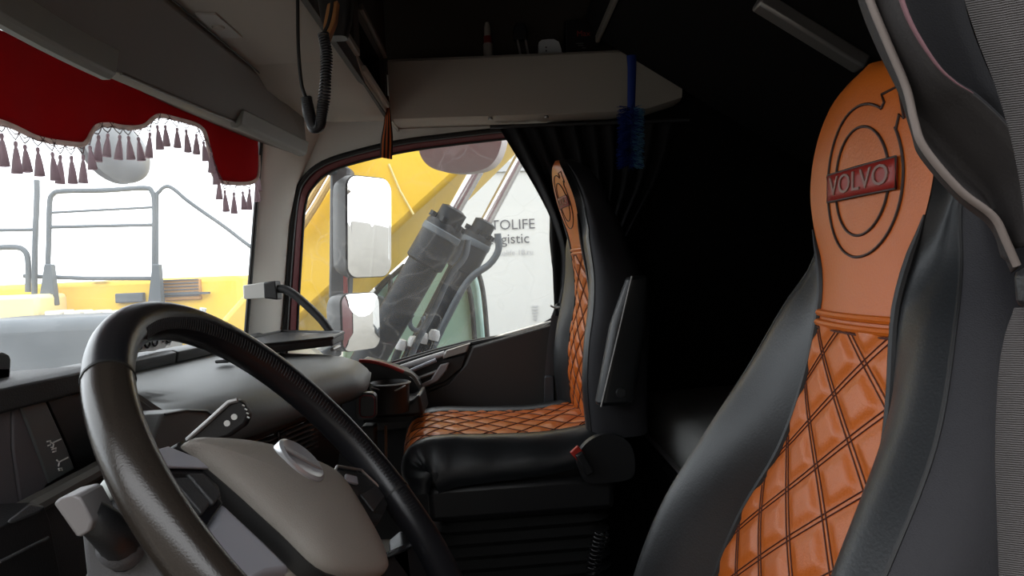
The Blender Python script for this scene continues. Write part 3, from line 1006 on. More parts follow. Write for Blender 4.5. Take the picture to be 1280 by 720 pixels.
for x in (0.10, 0.15, 0.20, 0.25, 0.30):
    bt = build(G().loft([[stk(x + a, 0.545 + b, 0.006) for a, b in rrect(0, 0, 0.042, 0.028, 0.004, 2)], [stk(x + a, 0.545 + b, -0.004) for a, b in rrect(0, 0, 0.044, 0.03, 0.004, 2)]]), 'rocker_switch', DASHDARK, stack, smooth=0)
    build(G().lathe(stk(x, 0.548, 0.0065), [(0.0035, 0), (0.0035, 0.0006), (0.0005, 0.0007)], 8, (0, -1, 0)), 'switch_symbol', WHITEICON, bt)

# tray on the passenger end
tr = [UZ(a, b, 0.80) for a, b in ((309, 422), (352, 413), (430, 414.5), (416, 421), (324, 431))]
tray = thing('dash_tray', 'shallow black tray on the passenger end of the dashboard', 'tray', (0.72, 0.55, 0.77))
build(G().prism([p + V((0, 0, -0.024)) for p in tr], (0, 0, 0.020)), 'tray_body', DASHDARK, tray, bevel=0.005)
cen = sum(tr, V()) / 5
build(G().tube([p.lerp(cen, 0.02) + V((0, 0, -0.003)) for p in tr], 0.005, 8, True), 'tray_rim', BLACKPL, tray)
build(G().tube([UZ(415, 437, 0.765), UZ(424, 433, 0.768)], 0.005, 8), 'tray_clip', SATIN, tray)
build(G().box(UZ(282, 452, 0.776) + V((0, 0, 0.003)), (0.05, 0.03, 0.008)), 'sensor_pod', BLACKPL, top, bevel=0.003)

# cup holder console at the passenger end
cup = thing('cup_holder', 'black cup holder console beside the passenger end of the dashboard', 'cup holder', (0.80, 0.33, 0.40))
out = [(452, 450), (475, 456), (505, 465), (521, 478), (527, 500), (529, 522), (528, 526), (455, 530), (448, 500)]
build(G().prism(pxl(out, 0.86), (0.10, 0, 0)), 'console_wall', BLACKPL, cup, bevel=0.010, bseg=3)
low_ = [(456, 498), (464, 503), (512, 503), (524, 492), (530, 520), (470, 524), (458, 516)]
build(G().prism(pxl(low_, 0.70), (0.16, 0, 0)), 'console_body', BLACKPL, cup, bevel=0.010, bseg=3)
cc_ = UZ(487, 481, 0.665)
hol = build(G().lathe(cc_ + V((0, 0, -0.07)), [(0.048, 0), (0.052, 0.068), (0.056, 0.075), (0.050, 0.078), (0.045, 0.07), (0.040, 0.01), (0.001, 0.01)], 28), 'cup_ring', DASHDARK, cup, smooth=40, label='round cup ring')
build(G().tube([UX(a, b, 0.655) for a, b in ((464, 484), (478, 488), (495, 488), (507, 482))], 0.0022, 6), 'ring_edge', SATIN, cup)
build(G().tube(crom(pxl([(449, 451), (465, 452), (485, 457), (505, 465)], 0.85), 5), 0.0055, 8), 'red_edge', REDTRIM, cup, label='dark red edge trim')
build(G().tube(crom(pxl([(505, 465), (516, 470), (524, 482)], 0.85), 5), 0.006, 8), 'edge_trim', mat('edge_taupe', (0.12, 0.105, 0.09), 0.5), cup)
build(G().bar(UX(462, 530, 0.68), UX(462, 640, 0.68), 0.035, 0.05, up=(1, 0, 0)), 'support_leg', DASHDARK, cup, bevel=0.006)
build(G().tube([UX(482, 532, 0.70), UX(483, 600, 0.70)], 0.004, 6), 'support_rod', mat('copper_rod', (0.20, 0.10, 0.06), 0.5), cup)
# small red-framed device by the lip
dv = thing('phone_holder', 'small black phone holder with thin red frame hanging off the dash lip', 'phone holder', tuple(UX(457, 524, 0.47)))
R0 = [UX(457 + a * 0.85, 508 + b, 0.47) for a, b in rrect(0, 0, 30, 34, 8)]
build(G().prism(R0, (0.025, 0, 0)), 'holder_body', BLACKPL, dv, bevel=0.004)
build(G().tube([UX(459 + a * 0.85, 508 + b, 0.466) for a, b in rrect(0, 0, 22, 27, 6)], 0.0016, 6, True), 'red_frame', mat('dim_red', (0.16, 0.018, 0.02), 0.5), dv)

# passenger grab handle on the pillar
gh = thing('grab_handle', 'black curved grab handle on a white bracket on the passenger pillar', 'grab handle', tuple(UX(322, 366, 0.97)))
build(G().prism(pxl([(303, 357), (340, 351), (343, 373), (304, 374)], 0.925), (0.05, 0, 0)), 'bracket', mat('bracket_white', (0.62, 0.61, 0.58), 0.5), gh, bevel=0.004)
build(G().prism(pxl([(329, 353), (344, 351), (347, 375), (330, 373)], 0.920), (0.055, 0, 0)), 'bracket_cap', BLACKPL, gh, bevel=0.004)
build(G().tube(crom(pxl([(338, 364), (352, 361), (366, 367), (385, 383), (402, 400), (414, 416)], 0.94), 6), 0.0125, 12), 'bar', mat('handle_dark', (0.03, 0.031, 0.033), 0.45), gh, smooth=60)

# scalloped plate with dial windows on the ledge
pc = UY(192, 426, 0.76)
plate = thing('number_plate', 'silver scalloped dial plate standing on the windscreen ledge', 'dial plate', (pc.x, pc.y, 0.80))
sc = []
for k in range(64):
    a = 2 * PI * k / 64
    r_ = 1 + 0.06 * math.cos(16 * a)
    sc.append(UY(192 + 26 * r_ * math.cos(a) * (abs(math.cos(a)) ** -0.25 if abs(math.cos(a)) > 0.05 else 1), 426.5 - 6 * math.cos(a) + 11.5 * r_ * math.sin(a), 0.76))
build(G().prism(sc, (0, 0.012, 0)), 'plate', mat('plate_silver', (0.80, 0.80, 0.80), 0.4), plate, bevel=0.001)
for px in (174, 184, 193.5, 211):
    cy_ = 426.5 - (px - 192) * 0.24
    build(G().tube([UY(px + 3.2 * math.cos(a) , cy_ + 6.2 * math.sin(a), 0.757) for a in [2 * PI * k / 14 for k in range(14)]], 0.0022, 6, True), 'dial_window', GLOSSBLK, plate)
for dy in (-3, 3):
    build(G().lathe(UY(203, 424 + dy, 0.759), [(0.0022, 0), (0.0022, 0.003), (0.0003, 0.003)], 8, (0, -1, 0)), 'colon_dot', GLOSSBLK, plate)

# dark device at the far left of the ledge
dc = thing('dash_camera', 'dark rounded device at the left end of the windscreen ledge', 'camera', tuple(UY(-10, 486, 0.56)))
build(G().prism([UY(a, b, 0.56) for a, b in ((-60, 492), (-60, 446), (-50, 441), (4, 440), (13, 444), (15, 450), (14, 470), (13, 476))], (0, 0.05, 0)), 'housing', DASHDARK, dc, bevel=0.006, bseg=3)
build(G().bar(UY(-20, 490, 0.58), UY(-20, 475, 0.58), 0.05, 0.02, up=(1, 0, 0)), 'foot', BLACKPL, dc)

# ------------------------------------------------------------------ steering wheel
WC = V((-0.62, 0.175, 0.755))
TT = math.radians(50.6)
WN = V((0, -math.sin(TT), math.cos(TT)))
WX = V((1, 0, 0))
WY = WN.cross(WX)


def W(x, y, h=0.0):
    return WC + WX * x + WY * y + WN * h


wheel = thing('steering_wheel', 'black leather steering wheel with taupe centre pad', 'steering wheel', tuple(WC - WN * 0.12))
RR, rr_ = 0.212, 0.0178


def rim_arc(a0, a1, n):
    return [W(RR * math.cos(math.radians(a0 + (a1 - a0) * k / n)), RR * math.sin(math.radians(a0 + (a1 - a0) * k / n))) for k in range(n + 1)]


# angles run anticlockwise from the passenger side; seams where the leather sections meet
for a0, a1, m_ in ((-20, 128, WHEELLEATHER), (128.6, 259.4, WHEELBROWN), (260, 339.4, WHEELLEATHER)):
    build(G().tube(rim_arc(a0, a1, 48), rr_, 20), 'rim_section', m_, wheel, smooth=60, label='smooth black leather rim section')
for a in (128.3, 259.7, -20.3):
    build(G().tube(rim_arc(a - 0.35, a + 0.35, 2), rr_ + 0.0007, 20), 'rim_seam', RUBBER, wheel, smooth=60)
g = G()
for k in range(118):
    a = math.radians(-30 + 1.15 * k)
    c = W(RR * math.cos(a), RR * math.sin(a))
    d = -(WX * math.cos(a) + WY * math.sin(a))
    tn = (-WX * math.sin(a) + WY * math.cos(a))
    p = [c + (d * math.cos(b) + WN * math.sin(b)) * (rr_ + 0.0003) + tn * (0.0016 * (b - 0.75)) for b in (0.45, 0.6, 0.75, 0.9, 1.05)]
    g.tube(p, 0.0006, 4, caps=False)
build(g, 'rim_stitching', mat('rim_thread', (0.018, 0.018, 0.019), 0.6), wheel, label='diagonal stitches along the inner rim')

PAD = [(-0.104, 0.100), (-0.071, 0.094), (0.006, 0.063), (0.079, 0.014), (0.098, -0.014), (0.080, -0.051), (0.048, -0.090), (0.012, -0.097), (-0.067, -0.050), (-0.080, 0.0), (-0.090, 0.050), (-0.100, 0.086)]
pc2 = crom([V((a, b, 0)) for a, b in PAD], 5, True)
mc = sum(pc2, V()) / len(pc2)


def pring(s, h):
    return [W(mc.x + (p.x - mc.x) * s, mc.y + (p.y - mc.y) * s, h) for p in pc2]


pad_ = build(G().loft([pring(0.96, -0.045), pring(1.0, -0.012), pring(1.0, -0.004), pring(0.985, 0.001), pring(0.93, 0.005), pring(0.75, 0.010), pring(0.45, 0.014), pring(0.15, 0.015)]), 'airbag_pad', PADGREY, wheel, smooth=50, label='taupe grained centre pad')
build(G().loft([pring(1.03, -0.020), pring(1.045, -0.012), pring(1.03, -0.006), pring(0.98, -0.006)], True, False), 'pad_gap', RUBBER, wheel, smooth=40)
# oval emblem
e0 = V((0.004, 0.030))
ed = V((0.70, -0.71))
en = V((0.71, 0.70))


def E_(a, r1, r2, h):
    p = e0 + ed * (r1 * math.cos(a)) + en * (r2 * math.sin(a))
    return W(p.x, p.y, h)


AN = [2 * PI * k / 28 for k in range(28)]
em_ = build(G().loft([[E_(a, 0.029, 0.023, 0.010) for a in AN], [E_(a, 0.029, 0.023, 0.0165) for a in AN], [E_(a, 0.026, 0.020, 0.0185) for a in AN], [E_(a, 0.020, 0.0145, 0.0165) for a in AN], [E_(a, 0.001, 0.001, 0.0165) for a in AN]]), 'wheel_emblem', mat('emblem_silver', (0.55, 0.56, 0.58), 0.3, metal=0.6), pad_, smooth=50, label='chrome oval ring emblem')
build(G().bar(E_(0, 0.026, 0.02, 0.0178), E_(PI, 0.026, 0.02, 0.0178), 0.006, 0.002, up=WN), 'emblem_bar', mat('emblem_steel', (0.30, 0.31, 0.33), 0.3, metal=0.7), em_, bevel=0.001)


def wplate(pts, h0, h1, name, m_, parent, bevel=0.004, label=None):
    return build(G().prism([W(a, b, h0) for a, b in pts], WN * (h1 - h0)), name, m_, parent, bevel=bevel, bseg=3, label=label)


# spoke near the camera: switch pod over a silver arm
pod = wplate([(-0.172, 0.108), (-0.150, 0.112), (-0.112, 0.104), (-0.098, 0.084), (-0.096, 0.058), (-0.112, 0.046), (-0.150, 0.042), (-0.172, 0.042)], -0.026, -0.008, 'switch_pod', GLOSSBLK, wheel, 0.008, 'dark switch pod on the near spoke')
wplate([(-0.150, 0.108), (-0.122, 0.104), (-0.101, 0.086), (-0.097, 0.074), (-0.118, 0.082), (-0.150, 0.094)], -0.007, -0.004, 'pod_trim', SILVER, pod, 0.001)
for k in range(3):
    x = -0.108 - 0.022 * k
    wplate([(x, 0.074 + 0.004 * k), (x - 0.018, 0.080 + 0.004 * k), (x - 0.020, 0.050), (x - 0.002, 0.052)], -0.010, -0.005, 'switch_key', DASHDARK, pod, 0.002)
wplate([(-0.180, 0.038), (-0.128, 0.042), (-0.096, 0.052), (-0.088, 0.004), (-0.084, -0.030), (-0.125, -0.012), (-0.180, 0.0)], -0.030, -0.014, 'spoke', SILVER, wheel, 0.008, 'silver spoke near the camera')
# far spoke with keys and thumb cut-out
pod2 = wplate([(0.098, -0.004), (0.125, 0.000), (0.196, -0.030), (0.200, -0.062), (0.180, -0.076), (0.120, -0.076), (0.082, -0.055)], -0.040, -0.006, 'switch_pod', BLACKPL, wheel, 0.008, 'dark switch pod on the far spoke')
wplate([(0.112, -0.018), (0.128, -0.014), (0.150, -0.026), (0.136, -0.032)], -0.006, -0.003, 'switch_key', SILVER, pod2, 0.001)
wplate([(0.120, -0.040), (0.180, -0.050), (0.176, -0.066), (0.114, -0.062)], -0.006, -0.003, 'switch_key', DASHDARK, pod2, 0.002)
build(G().tube([W(a, b, -0.005) for a, b in ((0.100, -0.004), (0.130, -0.002), (0.182, -0.026), (0.190, -0.06))], 0.0016, 6), 'pod_edge', SATIN, pod2)
wplate([(0.036, -0.100), (0.050, -0.088), (0.140, -0.114), (0.175, -0.105), (0.150, -0.160), (0.080, -0.190), (0.020, -0.150)], -0.036, -0.012, 'spoke', BLACKPL, wheel, 0.006, 'black lower spoke')
build(G().tube([W(0.040, -0.089, -0.009), W(0.090, -0.104, -0.009), W(0.138, -0.118, -0.009)], 0.0035, 8), 'spoke_trim', CHROME, wheel, label='chrome strip on the lower spoke')
wplate([(-0.10, -0.06), (0.02, -0.11), (0.03, -0.150), (-0.06, -0.205), (-0.14, -0.155)], -0.045, -0.025, 'spoke', BLACKPL, wheel, 0.006)
build(G().lathe(W(0, 0, -0.125), [(0.055, 0), (0.058, 0.04), (0.075, 0.075), (0.088, 0.085), (0.01, 0.086)], 24, WN), 'hub', BLACKPL, wheel, smooth=40)

# ------------------------------------------------------------------ steering column with stalks
col_ = thing('steering_column', 'grey steering column shroud below the wheel with two stalks', 'steering column', tuple(W(0, 0, -0.35)))


def cring(h, wx, wy, oy=0.0):
    return [W(a, b + oy, h) for a, b in rrect(0, 0, wx, wy, min(wx, wy) * 0.28)]


build(G().loft([cring(-0.36, 0.12, 0.12, -0.01), cring(-0.22, 0.16, 0.15, -0.005), cring(-0.15, 0.19, 0.16), cring(-0.115, 0.18, 0.15)]), 'column_shroud', COLUMN, col_, smooth=50)
sh_ = [(100, 668), (108, 640), (128, 626), (150, 630), (170, 648), (200, 690), (250, 760), (110, 760)]
cs = build(G().prism(pxl(sh_, -0.735), (0.07, 0, 0)), 'shroud_cheek', COLUMN, col_, bevel=0.010, bseg=3, label='grey column cheek with round stalk socket')
ctr = UX(146, 675, -0.737)
build(G().tube([UX(146 + 22 * math.cos(a), 676 + 30 * math.sin(a), -0.736) for a in AN], 0.0026, 6, True), 'socket_ring', SATIN, cs)
build(G().lathe(ctr + V((0.006, 0, 0)), [(0.019, 0), (0.019, 0.004), (0.001, 0.004)], 24, (-1, 0, 0)), 'socket', BLACKPL, cs)
build(G().tube(crom([UX(a, b, x) for a, b, x in ((118, 648, -0.738), (128, 622, -0.735), (148, 602, -0.73), (160, 597, -0.72))], 5), lambda t: 0.004 + 0.008 * t, 10, flat=0.6), 'window_glint', mat('glint_white', (0.55, 0.58, 0.57), 0.4), col_, smooth=60, label='painted window glint on white plastic over the column')  # window light reflected on white plastic, painted as its own strip
lst = build(G().tube(crom([UX(a, b, x) for a, b, x in ((158, 690, -0.725), (146, 672, -0.755), (128, 655, -0.77), (112, 645, -0.775))], 5), lambda t: 0.0155 - 0.004 * t, 14), 'near_stalk', BLACKPL, col_, smooth=60, label='stout black stalk near the camera')
build(G().lathe(UX(152, 682, -0.742), [(0.001, -0.018), (0.012, -0.014), (0.018, 0), (0.013, 0.012), (0.001, 0.018)], 18, (-1, 0, 0.2)), 'stalk_ball', COLUMN, lst, smooth=60)
tip = [(66, 630), (72, 624), (94, 619), (100, 622), (116, 652), (112, 664), (100, 672), (94, 670)]
build(G().prism(pxl(tip, -0.79), (0.030, 0, 0)), 'stalk_tip', STALKTIP, lst, bevel=0.005, bseg=3, label='grey stalk end block')
fst = [(232, 551), (284, 504), (298, 500), (305, 505), (312, 521), (306, 533), (288, 546), (262, 553)]
rs_ = build(G().prism(pxl(fst, -0.452), (0.014, 0, 0)), 'far_stalk', BLACKPL, col_, bevel=0.004, bseg=3, label='flat black stalk with white symbols')
build(G().tube(pxl([(234, 550), (262, 525), (286, 503), (297, 500)], -0.454), 0.0028, 8), 'stalk_edge', SATIN, rs_)
for a, b, r_ in ((284, 529, 0.0035), (293, 521, 0.0035)):
    build(G().lathe(UX(a, b, -0.452), [(r_, -0.0006), (r_, 0.0012), (0.0004, 0.0014)], 10, (-1, 0, 0)), 'stalk_symbol', WHITEICON, rs_)
g = G()
for a, b in ((303, 506), (306, 511), (308, 516), (309, 521)):
    g.tube([UX(a, b, -0.4535), UX(a + 3, b + 1.5, -0.4535)], 0.0008, 5)
build(g, 'stalk_marks', WHITEICON, rs_, label='row of small white marks')
# ------------------------------------------------------------------ red valance with tassels
def va_y(x, z):
    return ws_y(x, 1.25) - 0.050


VB = [(0, 150), (30, 163), (60, 172), (95, 178), (104, 174), (112, 163), (122, 155), (138, 153), (152, 156), (165, 157), (178, 154), (190, 146), (203, 142), (220, 146), (240, 154), (252, 163), (262, 180), (268, 202), (276, 220), (286, 226), (304, 227), (316, 220), (321, 206), (322, 192)]
vb = [US(a, b, va_y) for a, b in VB]
x_mid = vb[0].x
left = [V((2 * x_mid - p.x - 0.02, va_y(2 * x_mid - p.x - 0.02, 0), p.z)) for p in reversed(vb) if 2 * x_mid - p.x - 0.02 > -0.95]
bot = crom(left + vb, 5)
val = thing('windscreen_valance', 'red velvet valance with scalloped hem across the top of the windscreen', 'valance', (0, 0.85, 1.2))
NB = len(bot) - 1


def vsheet(u, v):
    p = bot[min(NB, int(round(u * NB)))]
    tail = max(0.0, min(1.0, (p.x - 0.60) / 0.15))
    fold = (0.006 + 0.010 * tail) * math.sin(p.x * (34 + 0 * tail) + 0.8) * (0.4 + 0.6 * (1 - v))
    top = V((p.x, va_y(p.x, 0) - 0.004, 1.42))
    q = p.lerp(top, v)
    return V((q.x, q.y + fold, q.z))


build(G().grid(vsheet, NB, 12), 'valance_cloth', REDCLOTH, val, smooth=80, solid=0.002, label='red velvet cloth')
build(G().tube([vsheet(k / NB, 0) + V((0, -0.001, -0.005)) for k in range(NB + 1)], 0.0055, 6), 'braid', BRAID, val, smooth=80, label='pale braid along the hem')
# hem length table
Ls = [0.0]
for k in range(NB):
    Ls.append(Ls[-1] + (bot[k + 1] - bot[k]).length)


def hem(s):
    s = max(0, min(Ls[-1], s))
    for k in range(NB):
        if Ls[k + 1] >= s:
            t = (s - Ls[k]) / max(1e-6, Ls[k + 1] - Ls[k])
            return bot[k].lerp(bot[k + 1], t)
    return bot[-1]


tg = G()
tg.lathe((0, 0, 0), [(0.0006, 0.0), (0.0028, -0.001), (0.0034, -0.005), (0.0022, -0.009), (0.0036, -0.012), (0.0062, -0.025), (0.0082, -0.040), (0.0088, -0.045), (0.0005, -0.043)], 9)
tas0 = build(tg, 'tassel', TASSEL, val, smooth=60, local=True, label='mauve tassel')
spots = []
s = 0.012
while s < Ls[-1]:
    spots.append(s)
    s += 0.034 + random.uniform(-0.004, 0.004)
net = G()
prev = None
first = True
for s in spots:
    h = hem(s)
    drop = 0.026 + random.uniform(-0.004, 0.006)
    p = h + V((random.uniform(-0.005, 0.005), random.uniform(-0.006, 0.002), -drop))
    if first:
        o = tas0
        first = False
    else:
        o = tas0.copy()
        COL.objects.link(o)
        o.parent = val
    o.location = p - ROOT[val.name]
    o.scale = (1.1, 1.1, random.uniform(1.1, 1.35))
    o.rotation_euler = (random.uniform(-0.08, 0.08), random.uniform(-0.10, 0.10), 0)
    knot = p + V((0, 0, 0.002))
    for ds in (-0.022, 0.022):
        e = hem(s + ds)
        mid = e.lerp(knot, 0.55) + V((0, 0, -0.003))
        net.tube([e, mid, knot], 0.0013, 4, caps=False)
    if prev is not None:
        net.tube([prev + V((0, 0, 0.010)), (prev + knot) / 2 + V((0, 0, 0.016)), knot + V((0, 0, 0.010))], 0.0011, 4, caps=False)
    prev = knot
build(net, 'fringe_cords', CORDMAUVE, val, label='knotted mauve fringe cords')

# ------------------------------------------------------------------ radio, cord, ribbon
cbx = thing('radio_set', 'dark two-way radio set into a cubby of the overhead console', 'radio', (0.20, 0.24, 1.43))
a = UX(432, 30, 0.16)
build(G().box((0.20, 0.325, 1.50), (0.20, 0.09, 0.055)), 'radio_body', BLACKPL, cbx, bevel=0.006)
for k in range(2):
    build(G().lathe((0.14 + 0.11 * k, 0.28, 1.50), [(0.011, 0), (0.011, 0.012), (0.009, 0.015), (0.001, 0.015)], 14, (0, -1, 0)), 'radio_knob', DASHDARK, cbx)
build(G().box((0.20, 0.278, 1.505), (0.05, 0.004, 0.022)), 'radio_display', SCREEN, cbx)
build(G().bar((0.11, 0.325, 1.535), (0.29, 0.325, 1.535), 0.02, 0.006), 'radio_bracket', SATIN, cbx)
micp = UX(420, 12, -0.10)
mic = thing('radio_microphone', 'radio hand microphone in an orange clip with black coiled cord looping down', 'microphone', tuple(micp))
build(G().loft([[micp + V((b * 0.6, a, h)) for a, b in rrect(0, 0, wx, 0.05, 0.012)] for h, wx in ((-0.045, 0.030), (-0.02, 0.045), (0.03, 0.055), (0.05, 0.05))]), 'mic_body', BLACKPL, mic, smooth=50)
build(G().prism([UX(a, b, -0.165) for a, b in ((409, 4), (422, 0), (419, 26), (409, 52), (403, 54), (404, 30))], (0.018, 0, 0)), 'mic_clip', WOODORANGE, mic, bevel=0.002, label='orange mic clip')
cord = mic
build(G().tube(crom(pxl([(371, -60), (372, 0), (373, 60), (377, 105), (384, 126)], -0.20), 8), 0.0026, 8), 'straight_lead', RUBBER, cord)
build(G().tube(crom(pxl([(404, 42), (410, 30), (414, 12), (416, -10)], -0.18), 8), 0.0026, 8), 'straight_lead', RUBBER, cord)
path = crom(pxl([(383, 122), (386, 140), (390, 155), (395, 160), (400, 153), (404, 132), (407, 100), (408, 70), (404, 42)], -0.20), 50)
hel = []
NT = 66
nx = V((1, 0, 0))
for i, p in enumerate(path):
    d = (path[min(len(path) - 1, i + 1)] - path[max(0, i - 1)]).normalized()
    nx = (nx - d * nx.dot(d)).normalized()
    ny = d.cross(nx)
    ph = 2 * PI * NT * i / len(path)
    hel.append(p + (nx * math.cos(ph) + ny * math.sin(ph)) * 0.0072)
build(G().tube(hel, 0.0019, 6), 'coil', mat('cord_grey', (0.022, 0.023, 0.027), 0.4), cord, smooth=60, label='dark grey coiled section')

rb = pxl([(482, 120), (480, 150), (476, 175), (475, 197)], 0.86)
rw = pxl([(486, 120), (489, 150), (491, 175), (490, 199)], 0.86)
rb2, rw2 = crom(rb, 6), crom(rw, 6)
nr = len(rb2) - 1
ribg = G().grid(lambda u, v: rb2[int(round(v * nr))].lerp(rw2[int(round(v * nr))], u) + V((0.004 * math.sin(u * 5 + v * 4), 0, 0)), 7, nr, uv=True)
build(ribg, 'striped_ribbon', RIBBON, None, solid=0.001, label='orange and black striped ribbon hanging from the console corner', cat='ribbon')

# ------------------------------------------------------------------ things on the shelf
ZS = 1.555


def onshelf(px, X=0.972):
    p = UX(px, 60, X)
    return V((X, p.y, ZS))


b0 = onshelf(610)
tb = thing('tube_bottle', 'slim cream tube with a red collar standing on the overhead shelf', 'bottle', tuple(b0))
build(G().lathe(b0, [(0.001, 0), (0.013, 0), (0.0135, 0.01), (0.0145, 0.070), (0.012, 0.074)], 18), 'bottle_body', CREAMPL, tb, smooth=40)
build(G().lathe(b0 + V((0, 0, 0.074)), [(0.012, 0), (0.012, 0.020), (0.010, 0.021)], 18), 'red_collar', mat('collar_red', (0.20, 0.012, 0.012), 0.4), tb, smooth=40, label='dark red collar')
build(G().lathe(b0 + V((0, 0, 0.095)), [(0.010, 0), (0.0095, 0.028), (0.006, 0.040), (0.001, 0.042)], 18), 'cap', CREAMPL, tb, smooth=40)
b1 = onshelf(657)
cl_ = thing('metal_clippers', 'dark clippers with two bright metal legs leaning on the shelf beside the tube', 'clippers', tuple(b1))
for dy, ty in ((0.010, 0.014), (-0.012, 0.012)):
    build(G().bar(b1 + V((0, dy, 0.0)), b1 + V((0, dy + ty, 0.085)), 0.006, 0.010, up=(1, 0, 0)), 'metal_leg', SATIN, cl_, bevel=0.001)
build(G().loft([[b1 + V((b, a + 0.014, 0.08 + h)) for a, b in rrect(0, 0, wx, 0.02, 0.006)] for h, wx in ((0, 0.04), (0.02, 0.045), (0.04, 0.034), (0.048, 0.02))]), 'grip', BLACKPL, cl_, smooth=40)
b2 = onshelf(687)
wd = thing('white_charger', 'white rounded plug-in device standing upright on the overhead shelf', 'charger', tuple(b2))
prof = [(-0.033, 0.0), (0.036, 0.0), (0.037, 0.004), (0.033, 0.045), (0.026, 0.066), (0.012, 0.074), (-0.006, 0.0745), (-0.024, 0.073), (-0.033, 0.066), (-0.035, 0.03)]
build(G().prism([b2 + V((-0.02, -a, b)) for a, b in prof], (0.038, 0, 0)), 'device_body', WHITEPL, wd, bevel=0.007, bseg=3)
build(G().prism([b2 + V((-0.0215, -a, b)) for a, b in ((-0.006, 0.002), (0.012, 0.002), (0.012, 0.018), (0.008, 0.030), (0.002, 0.030), (-0.004, 0.018))], (0.004, 0, 0)), 'slot', mat('slot_grey', (0.10, 0.11, 0.12), 0.5), wd, bevel=0.001)
for h in (0.040, 0.050):
    build(G().lathe(b2 + V((-0.0215, 0.012, h)), [(0.0022, -0.001), (0.0022, 0.001), (0.0003, 0.001)], 8, (-1, 0, 0)), 'indicator', BLACKPL, wd)
b3 = onshelf(726, 0.985)
bx_ = thing('black_carton', 'tall black carton with small red and grey print on the overhead shelf', 'carton', tuple(b3))
build(G().box(b3 + V((0, 0, 0.064)), (0.055, 0.096, 0.128)), 'carton_body', mat('carton_black', (0.012, 0.011, 0.012), 0.35), bx_, bevel=0.002)
build(G().bar(b3 + V((-0.029, 0.044, 0.0)), b3 + V((-0.029, 0.042, 0.125)), 0.003, 0.006, up=(1, 0, 0)), 'carton_edge', BLACKPL, bx_)


def carton(x, y, z):
    return b3 + V((-0.0285, -x - 0.006, 0.088 + y))


build(text_geo('Max', 0.024, carton), 'red_print', mat('print_red', (0.42, 0.05, 0.04), 0.5), bx_, smooth=0, label='red lettering')
g = G()
for yy, zz, l_ in ((0.012, 0.060, 0.022), (0.010, 0.054, 0.016), (0.0, 0.046, 0.012), (0.006, 0.030, 0.008), (0.008, 0.020, 0.012)):
    g.box(b3 + V((-0.0283, yy - 0.006, zz)), (0.0008, l_, 0.0025))
build(g, 'grey_print', mat('print_grey', (0.16, 0.16, 0.16), 0.5), bx_, smooth=0)

# blue brush hanging from the bunk rail
bp0 = UX(790, 84, 0.66)
bp1 = UX(789, 132, 0.66)
bp2 = UX(787, 212, 0.66)
br = thing('blue_brush', 'bright blue bristle brush hanging from the upper bunk rail', 'brush', tuple(bp2))
build(G().tube([bp0 + V((0, 0, 0.03)), bp0, bp1, bp1.lerp(bp2, 0.3)], lambda t: 0.013 - 0.004 * t, 10, flat=0.5), 'handle', BLUE, br, smooth=60)
g1, g2 = G(), G()
for k in range(900):
    t = random.random()
    a_ = random.uniform(0, 2 * PI)
    c = bp1.lerp(bp2, 0.02 + 0.9 * t)
    r_ = 0.030 + 0.008 * random.random()
    d = V((math.cos(a_), math.sin(a_), random.uniform(-0.6, 0.1)))
    (g2 if d.y < -0.45 and random.random() < 0.75 else g1).tube([c, c + d * r_], 0.0009, 3, caps=False)
o = build(g1, 'bristles', BLUE, br, smooth=0, label='deep blue bristles', kind='stuff')
o = build(g2, 'bristles', LITBLUE, br, smooth=0, label='blue bristles painted paler on the lit side', kind='stuff')  # lit side of the brush, painted with a paler blue

# ------------------------------------------------------------------ bunks
ub = thing('upper_bunk', 'dark upper bunk tilted up below the ceiling', 'bunk', (0, -0.88, 1.20))
A, B = V((0, -0.325, 1.600)), V((0, -0.93, 1.205))
nb = V((0, 0.547, 0.837)) * 0.085
build(G().loft([[V((x, 0, 0)) + q for q in (A, A + nb, B + nb, B)] for x in (-0.95, 0.885)]), 'bunk_board', DARKFELT, ub, bevel=0.012)
build(G().bar(V((-0.95, -0.318, 1.604)), V((0.885, -0.318, 1.604)), 0.012, 0.022), 'front_rail', mat('rail_taupe', (0.17, 0.155, 0.135), 0.5), ub, bevel=0.003, label='taupe front rail')
q0, q1 = UX(985, 10, 0.17), UX(1078, 50, 0.17)
dirb = (B - A).normalized()
mid_ = V((0.17, q1.y, A.y and (A.z + (q1.y - A.y) * (B.z - A.z) / (B.y - A.y))))
build(G().bar(mid_ - dirb * 0.24 - V((0, 0, 0.014)), mid_ - V((0, 0, 0.014)), 0.045, 0.03, up=(0, 0.547, 0.837)), 'support_bracket', SATIN, ub, bevel=0.006, label='grey metal support bracket')

lb = thing('lower_bunk', 'dark lower bunk behind the seats with grey mattress', 'bunk', (0.35, -0.82, 0.0))
mt = []
for k in range(25):
    x = -0.25 + 1.27 * k / 24
    e = 0.02 if k in (0, 24) else 0.0
    mt.append([V((x, -0.425, 0.46)), V((x, -0.418 - e * 0.5, 0.50)), V((x, -0.421 - e, 0.548 - e)), V((x, -0.434 - e, 0.566 - e)), V((x, -0.47, 0.573 - e * 0.6)), V((x, -0.65, 0.577 - e * 0.4 + 0.002 * math.sin(x * 9))), V((x, -0.95, 0.577)), V((x, -1.21, 0.57)), V((x, -1.22, 0.46))])
build(G().loft(mt), 'mattress', MATTRESS, lb, smooth=60, label='charcoal cloth mattress')
build(G().box((0.385, -0.83, 0.225), (1.27, 0.78, 0.40)), 'bunk_base', BLACKPL, lb, bevel=0.008)
build(G().bar((-0.25, -0.428, 0.447), (1.02, -0.428, 0.447), 0.016, 0.008), 'edge_strip', mat('strip_bright', (0.40, 0.40, 0.40), 0.35), lb, bevel=0.002, label='bright metal edge strip')
